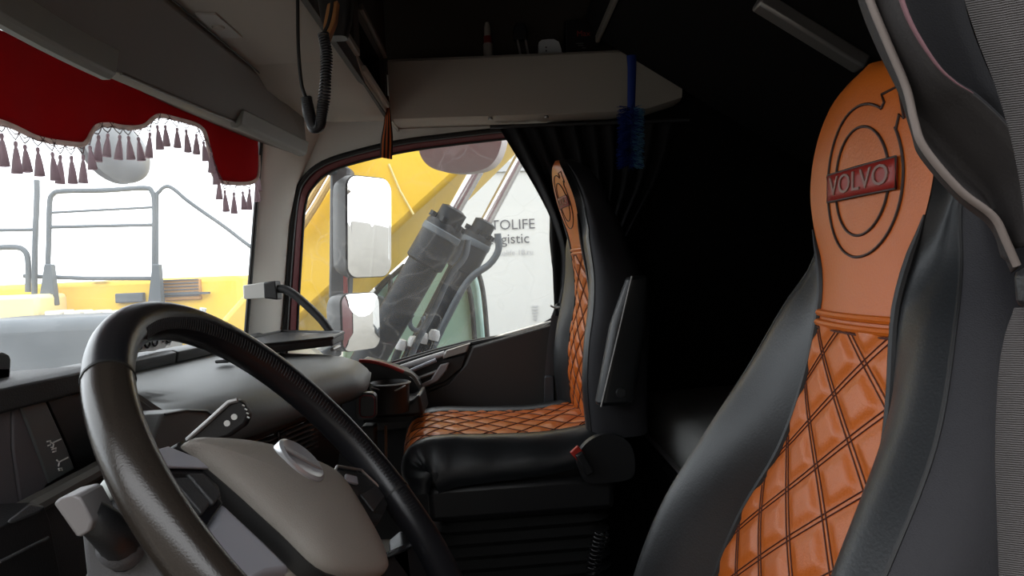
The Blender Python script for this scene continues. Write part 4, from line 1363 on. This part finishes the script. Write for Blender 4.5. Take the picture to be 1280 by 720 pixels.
build(G().bar((-0.25, -0.432, 0.415), (1.02, -0.432, 0.415), 0.018, 0.024), 'edge_channel', DASHDARK, lb, bevel=0.002)
for x0, x1 in ((-0.22, 0.36), (0.38, 0.98)):
    dr = build(G().box(((x0 + x1) / 2, -0.441, 0.24), (x1 - x0, 0.012, 0.30)), 'locker_door', DASHDARK, lb, bevel=0.006)
    build(G().bar(((x0 + x1) / 2 - 0.05, -0.449, 0.36), ((x0 + x1) / 2 + 0.05, -0.449, 0.36), 0.008, 0.012), 'door_pull', SATIN, dr)

# ------------------------------------------------------------------ black curtain behind the passenger window
cu = thing('side_curtain', 'black gathered curtain drawn back beside the passenger window', 'curtain', (1.0, -0.3, 0.45))
ROWS = [(1.390, -0.024, -0.56), (1.30, -0.075, -0.54), (1.20, -0.13, -0.50), (1.10, -0.175, -0.44), (1.00, -0.200, -0.38), (0.90, -0.195, -0.32), (0.84, -0.183, -0.275), (0.78, -0.188, -0.28), (0.66, -0.180, -0.31), (0.45, -0.165, -0.33)]
rr2 = list(reversed([(z, a, b) for z, a, b in ROWS]))


def cpt2(u, v):
    z = 1.390 + (0.45 - 1.390) * v
    a, b = interp(rr2, z)
    y = a + (b - a) * u
    amp = 0.012 + 0.006 * abs(math.sin(3 * v))
    return V((0.998 + amp * math.sin(u * 2 * PI * 9 + 1.2 * math.sin(4 * v)) + 0.004 * math.sin(u * 40 + v * 9), y, z))


build(G().grid(cpt2, 130, 40), 'curtain_cloth', BLACKCLOTH, cu, smooth=80, solid=0.0015)
build(G().tube([V((0.985, 0.0, 1.384)), V((0.985, -0.60, 1.384))], 0.006, 8), 'curtain_rail', DASHDARK, cu)
tie = [V((0.985 + 0.030 * math.cos(t), -0.229 + 0.052 * math.sin(t), 0.84 + 0.01 * math.cos(t))) for t in [2 * PI * k / 20 for k in range(20)]]
build(G().tube(tie, 0.006, 8, True, flat=0.6), 'tie_band', RUBBER, cu, smooth=60)
build(G().tube(crom(pxl([(688, 382), (694, 385), (700, 384)], 0.945), 4), 0.0025, 6), 'tie_clip', SATIN, cu)
# passenger belt stalk by the door
bl = thing('passenger_belt', 'dark seat belt strap with buckle hanging between door and passenger seat', 'seat belt', tuple(UX(687, 512, 0.96)))
build(G().tube(pxl([(697, 395), (692, 430), (688, 470)], 0.966), 0.018, 8, flat=0.08, up=(1, 0, 0)), 'strap', mat('belt_dark', (0.05, 0.05, 0.055), 0.7), bl, smooth=60)
build(G().prism(pxl([(681, 470), (692, 470), (693, 512), (680, 512)], 0.955), (0.016, 0, 0)), 'buckle', mat('buckle_slate', (0.06, 0.065, 0.075), 0.5), bl, bevel=0.004)

# coiled air hose low by the passenger seat
ho = pxl([(742, 780), (741, 720), (746, 690), (752, 665)], 0.30)
hp_ = crom(ho, 30)
hel = []
nx = V((1, 0, 0))
for i, p in enumerate(hp_):
    d = (hp_[min(len(hp_) - 1, i + 1)] - hp_[max(0, i - 1)]).normalized()
    nx = (nx - d * nx.dot(d)).normalized()
    ny = d.cross(nx)
    ph = 2 * PI * 15 * i / len(hp_)
    hel.append(p + (nx * math.cos(ph) + ny * math.sin(ph)) * 0.015)
build(G().tube(hel, 0.0028, 6), 'coiled_hose', GLOSSBLK, None, smooth=60, label='black coiled air hose beside the passenger seat base', cat='hose')

# ------------------------------------------------------------------ driver-side curtain and belt close to the camera
dcu = thing('door_curtain', 'dark grey curtain with pale hem folded at the driver door post', 'curtain', tuple(UX(1200, 250, -1.0)))
E0 = [(1050, -150), (1068, -40), (1082, 12), (1100, 62), (1124, 112), (1141, 166), (1152, 196), (1196, 247), (1236, 280), (1252, 310), (1266, 340)]
E1 = [(1058, -150), (1076, -40), (1088, 2), (1110, 55), (1133, 110), (1143, 152), (1156, 186), (1200, 238), (1241, 270), (1257, 300), (1271, 332)]
E2 = [(1100, -150), (1118, -40), (1127, 0), (1142, 36), (1170, 80), (1194, 103), (1222, 121), (1262, 160), (1290, 205), (1300, 250), (1305, 300)]
E3 = [(1190, -150), (1198, -40), (1205, 0), (1215, 36), (1232, 80), (1246, 110), (1262, 130), (1290, 170), (1320, 215), (1330, 260), (1330, 310)]
e0, e1, e2, e3 = crom(pxl(E0, -0.985), 6), crom(pxl(E1, -1.000), 6), crom(pxl(E2, -1.012), 6), crom(pxl(E3, -0.975), 6)
fl = []
for k in range(len(e0)):
    m12 = (e1[k] + e2[k]) / 2 + V((0.016, 0, 0))
    row = crom([e0[k], e1[k], m12, e2[k]], 5)
    fl.append(row)
build(G().loft(fl, False), 'front_fold', GREYCLOTH, dcu, smooth=80, solid=0.0015)
fl2 = [crom([e2[k], (e2[k] + e3[k]) / 2 + V((0.03, 0, 0)), e3[k] + V((0, 0, 0))], 5) for k in range(len(e2))]
build(G().loft(fl2, False), 'rear_fold', BLACKCLOTH, dcu, smooth=80, solid=0.0015)  # inner fold lies in shadow, so it gets the darker cloth colour
build(G().tube(e1, 0.0016, 8), 'hem', CURTAINHEM, dcu, smooth=60, label='pale curtain hem')
build(G().tube(e2[:len(e2) * 6 // 10], lambda t: 0.0011 * (1 - 0.8 * t * t), 8), 'inner_hem', PINKHEM, dcu, smooth=60, label='dull pink inner hem')

sb = thing('driver_belt', 'grey seat belt webbing hanging close to the camera at the driver door post', 'seat belt', tuple(UX(1262, 720, -1.04)))


def strap(lp, width, X0, X1):
    l_ = crom(pxl(lp, X0), 6)
    r_ = [p + V((X1 - X0, -width, 0)) for p in l_]
    return G().loft([[a.lerp(b, t) + V((0.0015 * math.sin(t * PI), 0, 0)) for t in (0, 0.25, 0.5, 0.75, 1)] for a, b in zip(l_, r_)], False)


build(strap([(1178, -120), (1200, -20), (1222, 50), (1245, 110), (1264, 175), (1278, 250), (1284, 320)], 0.030, -1.055, -1.075), 'webbing', WEBBING, sb, smooth=60, solid=0.0013, label='grey ribbed webbing')
build(strap([(1268, 385), (1256, 420), (1248, 470), (1244, 560), (1246, 640), (1250, 760)], 0.030, -1.050, -1.070), 'webbing', WEBBING, sb, smooth=60, solid=0.0013, label='grey ribbed webbing')
build(G().prism(pxl([(1262, 336), (1300, 330), (1300, 386), (1266, 386)], -1.048), (-0.012, 0, 0)), 'belt_guide', BLACKPL, sb, bevel=0.003, label='black belt guide')
# ------------------------------------------------------------------ outside
st(G().box((8, -40, -1.55), (300, 400, 0.1)), 'ground', GROUND, 'dusty concrete yard outside the cab', 'ground')

st(G().box((-4.2, 0.5, 0.5), (0.3, 16, 4.0)), 'added_sky_blocker', mat('sky_blocker_brown_grey', (0.27, 0.24, 0.21), 0.9, var=0.2, vscale=1.5), 'brown grey wall added out of view to block sky on the driver side', 'wall')  # unseen wall, added to keep part of the sky off the driver side

# yellow excavator: house seen through the windscreen, boom through the side window
XH = 6.0
ex = thing('yellow_excavator', 'yellow excavator with grey handrails and dark boom cylinders outside the cab', 'excavator', (6.5, 3.5, -1.5))


def hp2(px, py, X=XH):
    return UX(px, py, X)


zt = hp2(150, 350).z
zb = hp2(150, 420).z
yl, yr = hp2(-60, 360).y, hp2(302, 360).y
build(G().box((XH + 1.2, (yl + yr) / 2, (zt + zb) / 2 - 0.2), (2.4, yl - yr, zt - zb + 0.4)), 'house_body', YELLOW, ex, bevel=0.05, label='yellow engine housing')
build(G().box((XH - 0.01, (hp2(198, 360).y + hp2(252, 360).y) / 2, hp2(225, 362).z), (0.06, hp2(198, 360).y - hp2(252, 360).y, 0.20)), 'engine_grille', ORANGEBR, ex, bevel=0.01, label='brownish engine grille')
for k in range(6):
    z = hp2(225, 350).z - 0.03 * k
    build(G().box((XH - 0.045, (hp2(200, 360).y + hp2(250, 360).y) / 2, z), (0.02, 0.38, 0.010)), 'grille_slat', MACHGREY, ex)
build(G().box((XH - 0.02, (hp2(147, 370).y + hp2(182, 370).y) / 2, hp2(165, 372).z), (0.08, 0.26, 0.09)), 'service_hatch', MACHGREY, ex, bevel=0.01)
build(G().bar(hp2(115, 349), hp2(136, 348), 0.05, 0.03), 'hatch_handle', MACHGREY, ex, bevel=0.01)
build(G().bar(hp2(196, 368, XH - 0.05), hp2(262, 366, XH - 0.05), 0.04, 0.02), 'side_rail', MACHGREY, ex)
build(G().tube([hp2(30, 345, XH - 0.1), hp2(110, 348, XH - 0.1), hp2(193, 348, XH - 0.1)], 0.02, 8), 'side_rail', MACHGREY, ex)
# undercarriage and counterweight
y0_, y1_ = UX(-80, 430, 4.6).y, UX(152, 430, 4.6).y
z1_, z0_ = UX(70, 398, 4.6).z, -1.0
build(G().box((5.2, (y0_ + y1_) / 2, (z1_ + z0_) / 2), (1.2, y0_ - y1_, z1_ - z0_)), 'counterweight', MACHGREY, ex, bevel=0.10, bseg=4, label='dark grey counterweight')
for k in range(4):
    a_ = UX(75 + 24 * k, 392, 5.6)
    build(G().box(a_, (0.25, 0.14, 0.06)), 'deck_plate', mat('deck_pale', (0.62, 0.58, 0.48), 0.6), ex, bevel=0.015)
build(G().box((5.8, (UX(-60, 385, 5.6).y + UX(52, 385, 5.6).y) / 2, UX(20, 380, 5.6).z - 0.04), (0.5, UX(-60, 385, 5.6).y - UX(52, 385, 5.6).y, 0.24)), 'tool_box', mat('box_pale_yellow', (0.75, 0.62, 0.30), 0.5), ex, bevel=0.04)
g0 = UX(282, 412, 5.2)
build(G().box(g0, (0.5, 0.30, 0.10)), 'step_plate', MACHGREY, ex, bevel=0.02)
build(G().tube([UX(240 + 14 * math.cos(a), 385 + 12 * math.sin(a), 5.4) for a in [PI * k / 12 for k in range(13)]], 0.03, 8), 'step_hoop', mat('hoop_pale', (0.45, 0.47, 0.48), 0.5), ex)
# handrails


def rail(pts, r=0.035, X=XH - 0.15, sm=5):
    build(G().tube(crom([UX(a, b, X) for a, b in pts], sm), r, 8), 'handrail', MACHGREY, ex, smooth=60, label='grey tubular handrail')


rail([(58, 380), (61, 300), (62, 255), (66, 243), (78, 239), (130, 238), (180, 235), (190, 240), (193, 255), (193, 300), (192, 380)], 0.024)
rail([(196, 380), (196, 255), (199, 240), (208, 233), (218, 237), (232, 249), (254, 265), (280, 283), (306, 303), (350, 336)], 0.018)
rail([(43, 376), (44, 300), (46, 250), (46, 225)], 0.026)
rail([(-10, 310), (18, 309), (30, 313), (35, 326), (35, 365)], 0.026)
rail([(61, 284), (193, 281)], 0.016, sm=1)
rail([(-10, 288), (44, 287)], 0.016, sm=1)
rail([(61, 266), (193, 259)], 0.012, sm=1)
for px_, wb in ((58, 11), (193, 9)):
    pts_ = [(px_ - 3, 330), (px_ + 5, 330), (px_ + wb, 382), (px_ - wb, 384)]
    build(G().prism(pxl(pts_, XH - 0.2), (0.08, 0, 0)), 'rail_foot', MACHGREY, ex, bevel=0.01)
# boom
boom = [(150, 620), (240, 440), (330, 338), (372, 285), (412, 226), (440, 186), (480, 120), (540, 20), (800, -130), (790, 0), (650, 140), (567, 222), (495, 288), (395, 381), (300, 480)]
bo = build(G().prism(pxl(boom, 2.6), (1.5, 0, 0)), 'boom', YELLOW, ex, bevel=0.03, label='yellow box-section boom')
build(G().tube(pxl([(486, 205), (500, 238), (517, 268)], 2.595), 0.006, 6), 'weld_seam', mat('seam_pale', (0.75, 0.6, 0.25), 0.5), bo)
for k, dx in enumerate((0, 12)):
    build(G().tube(pxl([(360 + dx, 292), (384 + dx, 255), (408 + dx, 214), (430 + dx, 175)], 2.50), 0.018, 8), 'boom_pipe', mat('pipe_ochre', (0.50, 0.33, 0.12), 0.5), bo)


def cylinder(b, t, rod, X, r, rr):
    p0, p1, p2 = UX(*b, X), UX(*t, X), UX(*rod, X)
    ax = (p1 - p0).normalized()
    c = build(G().tube([p0, p1], r, 24), 'hydraulic_cylinder', CYLGREY, ex, smooth=50, label='dark grey boom cylinder')
    build(G().lathe(p1 - ax * 0.20, [(r * 1.02, 0), (r * 1.18, 0.01), (r * 1.18, 0.20), (r * 1.10, 0.215), (r * 0.82, 0.22), (r * 0.82, 0.29), (r * 0.5, 0.30)], 24, ax), 'gland', CYLGREY, c, smooth=30)
    build(G().lathe(p1 - ax * 0.05, [(r * 1.2, 0), (r * 1.24, 0.005), (r * 1.24, 0.03), (r * 1.2, 0.035)], 24, ax), 'clamp_band', MACHGREY, c, smooth=30)
    build(G().tube([p1, p1 + (p2 - p1) * 1.8], rr, 16), 'piston_rod', ROD, c, smooth=60, label='bright chrome piston rod')
    e1_ = ax.orthogonal().normalized()
    e2_ = ax.cross(e1_)
    for k in range(6):
        a_ = 2 * PI * k / 6
        build(G().lathe(p1 + ax * 0.015 + (e1_ * math.cos(a_) + e2_ * math.sin(a_)) * r * 1.02, [(0.018, 0), (0.018, 0.025), (0.001, 0.026)], 6, ax), 'gland_bolt', CYLGREY, c)
    return c


c1 = cylinder((420, 520), (556, 284), (600, 206), 2.25, 0.078, 0.033)
c2 = cylinder((490, 505), (597, 297), (640, 217), 2.70, 0.070, 0.032)
build(G().tube(crom(pxl([(622, 292), (623, 312), (612, 330), (590, 346), (572, 372), (548, 420), (530, 460)], 2.62), 6), 0.018, 8), 'hydraulic_pipe', MACHGREY, c2, smooth=60)
build(G().tube(crom(pxl([(585, 300), (580, 322), (562, 345), (540, 392), (520, 430), (505, 470)], 2.30), 6), 0.016, 8), 'hydraulic_pipe', MACHGREY, c1, smooth=60)
for k, (a_, b_) in enumerate(((500, 432), (515, 428), (528, 424), (541, 420))):
    p = UX(a_, b_, 2.5)
    fit = build(G().tube([p, UX(a_ - 14, b_ + 40, 2.5)], 0.020, 8), 'hose', CYLGREY, ex, smooth=60)
    build(G().lathe(p + V((0, 0, -0.02)), [(0.028, 0), (0.030, 0.03), (0.022, 0.05), (0.001, 0.055)], 10, (0, -0.3, 1)), 'hose_fitting', mat('fitting_pale', (0.35, 0.36, 0.36), 0.4), fit, smooth=40)
build(G().tube([UX(521 + 9 * math.cos(a), 402 + 11 * math.sin(a), 2.45) for a in [PI * 1.5 * k / 12 - 0.6 for k in range(13)]], 0.012, 8), 'hose_loop', MACHGREY, ex, smooth=60)

# tinted operator cab behind the cylinders
pts_ = [(425, 470), (430, 420), (470, 362), (505, 330), (560, 322), (590, 326), (600, 360), (606, 420), (608, 470)]
cab = build(G().prism(pxl(pts_, 4.2), (1.0, 0, 0)), 'operator_cab', TEAL, ex, bevel=0.03, label='operator cab with pale teal tinted glazing')
for pl in ([(592, 326), (603, 360), (609, 420), (611, 470)], [(430, 430), (470, 366), (506, 331)], [(575, 330), (588, 370), (594, 430)], [(470, 362), (486, 345), (487, 372), (480, 400)]):
    build(G().tube(crom(pxl(pl, 4.17), 5), 0.018, 8), 'cab_frame', RUBBER, cab, smooth=60)
for pl in ([(435, 345), (446, 342), (446, 395), (436, 400)], [(456, 365), (480, 372), (478, 420), (455, 415)]):
    build(G().prism(pxl(pl, 4.05), (0.06, 0, 0)), 'cab_panel', MACHGREY, cab, bevel=0.01)
build(G().box((4.7, 0.42, -0.70), (0.9, 1.1, 1.5)), 'cab_base', MACHGREY, cab, bevel=0.03)

# white trailer
XT = 6.6
yA = UX(540, 300, XT).y
tl = thing('white_trailer', 'long white box trailer with grey lettering beyond the excavator', 'trailer', (XT + 1.25, yA - 6, -1.5))
build(G().box((XT + 1.25, yA - 6.5, 0.95), (2.5, 13.0, 3.1)), 'trailer_box', TRAILER, tl, bevel=0.03, label='white trailer side')
build(G().box((XT - 0.01, yA - 6.5, UX(676, 207, XT).z), (0.03, 12.6, 0.10)), 'top_rail', mat('rail_pale_grey', (0.40, 0.41, 0.42), 0.5), tl)
build(G().box((XT + 1.25, yA - 6.5, -0.72), (2.4, 12.8, 0.20)), 'chassis', MACHGREY, tl)
for k in range(3):
    build(G().lathe((XT + 0.05, yA - 8.6 - 1.3 * k, -0.98), [(0.2, 0), (0.50, 0.0), (0.52, 0.06), (0.52, 0.30), (0.2, 0.32)], 24, (1, 0, 0)), 'wheel', RUBBER, tl, smooth=40)


def tmap(px, py, sz):
    o_ = UX(px, py, XT - 0.012)
    return lambda x, y, z: V((o_.x, o_.y - x, o_.z + y))


S1 = 8.0 / 950
build(text_geo('AUTOLIFE', 17.5 * S1, tmap(669, 280, 1), 'RIGHT'), 'lettering', LETTER, tl, smooth=0, label='dark grey company lettering')
build(text_geo('Logistic', 17.5 * S1, tmap(662, 298, 1), 'RIGHT'), 'lettering', LETTER, tl, smooth=0, label='dark grey company lettering')
build(text_geo('autolife 18.ru', 9.5 * S1, tmap(667, 315, 1), 'RIGHT'), 'lettering', LETTERPALE, tl, smooth=0, label='pale grey small lettering')
g = G()
for k in range(5):
    p = UX(669, 383 + 4 * k, XT - 0.012)
    g.box(p, (0.004, 0.07 - 0.008 * k, 0.014))
build(g, 'stencil_mark', LETTERPALE, tl, smooth=0)


# mirrors on the passenger door: one arm carries both
ma = thing('door_mirror', 'upright two-pane door mirror on a dark arm outside the passenger window', 'mirror', tuple(UX(420, 470, 1.50)))


def mirror(cpx, cpy, X, wm, hm, tilt, name, label, rnd, rad):
    c = UX(cpx, cpy, X)
    n = V((-0.60, -0.80, tilt)).normalized()
    h_ = V((0, 0, 1)).cross(n).normalized()
    v_ = n.cross(h_)
    oc = rrect(0, 0, wm, hm, rnd)
    ob = rrect(0, 0, wm * 1.03, hm * 1.02, rnd * 1.03)
    t = build(G().loft([[c + h_ * a * s_ + v_ * b * s_ - n * d for a, b in ob] for s_, d in ((1.0, -0.003), (1.0, 0.03), (0.93, 0.07), (0.7, 0.10))]), name, mat('mirror_housing_dark', (0.06, 0.062, 0.065), 0.5), ma, smooth=50, label=label)
    rings_ = [[c + h_ * a * s_ + v_ * b * s_ + n * (0.006 - ((a * s_) ** 2 + (b * s_) ** 2) / (2 * rad) + (wm * wm + hm * hm) / (8 * rad)) for a, b in oc] for s_ in (1.0, 0.85, 0.7, 0.55, 0.4, 0.25, 0.1, 0.01)]
    build(G().loft(rings_, True, False), 'mirror_glass', MIRROR, t, smooth=80, label='silvered convex mirror glass')


mirror(460, 284, 1.48, 0.215, 0.36, -0.06, 'main_mirror', 'large upright mirror', 0.045, 1.4)
mirror(449, 402, 1.48, 0.180, 0.205, -0.02, 'wide_angle_mirror', 'smaller wide-angle mirror below', 0.035, 0.5)
build(G().prism(pxl([(412, 212), (424, 204), (438, 210), (438, 300), (436, 360), (432, 440), (410, 440), (411, 320)], 1.50), (0.09, 0, 0)), 'arm_post', mat('arm_slate', (0.060, 0.064, 0.070), 0.5), ma, bevel=0.012)
build(G().prism(pxl([(392, 206), (424, 203), (436, 214), (420, 222)], 1.52), (0.06, 0, 0)), 'arm_bracket', MACHGREY, ma, bevel=0.008)
build(G().bar(UX(420, 212, 1.53), V((1.128, UX(420, 212, 1.53).y + 0.20, UX(420, 212, 1.53).z + 0.06)), 0.05, 0.05), 'arm_stay', MACHGREY, ma, bevel=0.01)
build(G().bar(UX(420, 436, 1.53), V((1.128, UX(420, 436, 1.53).y + 0.10, UX(420, 436, 1.53).z - 0.05)), 0.05, 0.05), 'arm_stay', MACHGREY, ma, bevel=0.01)
build(G().prism(pxl([(429, 342), (434, 342), (434, 368), (429, 368)], 1.49), (0.02, 0, 0)), 'reflector', REDTRIM, ma, bevel=0.002)
km = thing('kerb_mirror', 'rounded grey kerb mirror hanging above the passenger window', 'mirror', tuple(UX(575, 216, 1.30)))
kp = crom(pxl([(519, 160), (524, 190), (534, 206), (552, 214), (580, 216), (606, 211), (620, 198), (627, 178), (628, 160)], 1.30), 5)
build(G().prism(kp, (0.05, -0.02, 0)), 'mirror_shell', MIRRORSHELL, km, bevel=0.008, bseg=3)
build(G().bar(UX(575, 170, 1.33), V((1.127, UX(575, 170, 1.33).y, UX(575, 130, 1.33).z)), 0.03, 0.03), 'mirror_bracket', MACHGREY, km)
# front mirror above the windscreen corner
fm = thing('front_mirror', 'grey dish-shaped front mirror beyond the windscreen behind the tassels', 'mirror', tuple(UY(146, 236, 1.25)))
fc = UY(146, 188, 1.25)
dn = V((0.15, 0.35, -0.92)).normalized()
pf = []
ex_, ey_ = V((0.9, -0.45, 0)).normalized(), V((0.1, 0.3, 1)).normalized()
for s_, d_ in ((1.0, 0.0), (0.97, 0.02), (0.8, 0.045), (0.5, 0.062), (0.1, 0.068)):
    pf.append([fc + ex_ * (0.115 * s_ * math.cos(a)) + ey_ * (0.118 * s_ * math.sin(a)) + V((-0.5, -0.8, 0)).normalized() * d_ for a in AN])
build(G().loft(pf), 'mirror_shell', mat('front_shell', (0.22, 0.23, 0.24), 0.45), fm, smooth=60)
build(G().loft([[p + V((0.02, 0.03, 0)) for p in pf[0]], [p + V((0.02, 0.032, 0)) for p in pf[0]]]), 'mirror_glass', MIRROR, fm, smooth=0)
build(G().tube([fc, fc + V((0.05, -0.1, 0.25)), fc + V((0.05, -0.25, 0.45))], 0.015, 8), 'mirror_stem', MACHGREY, fm, smooth=60)
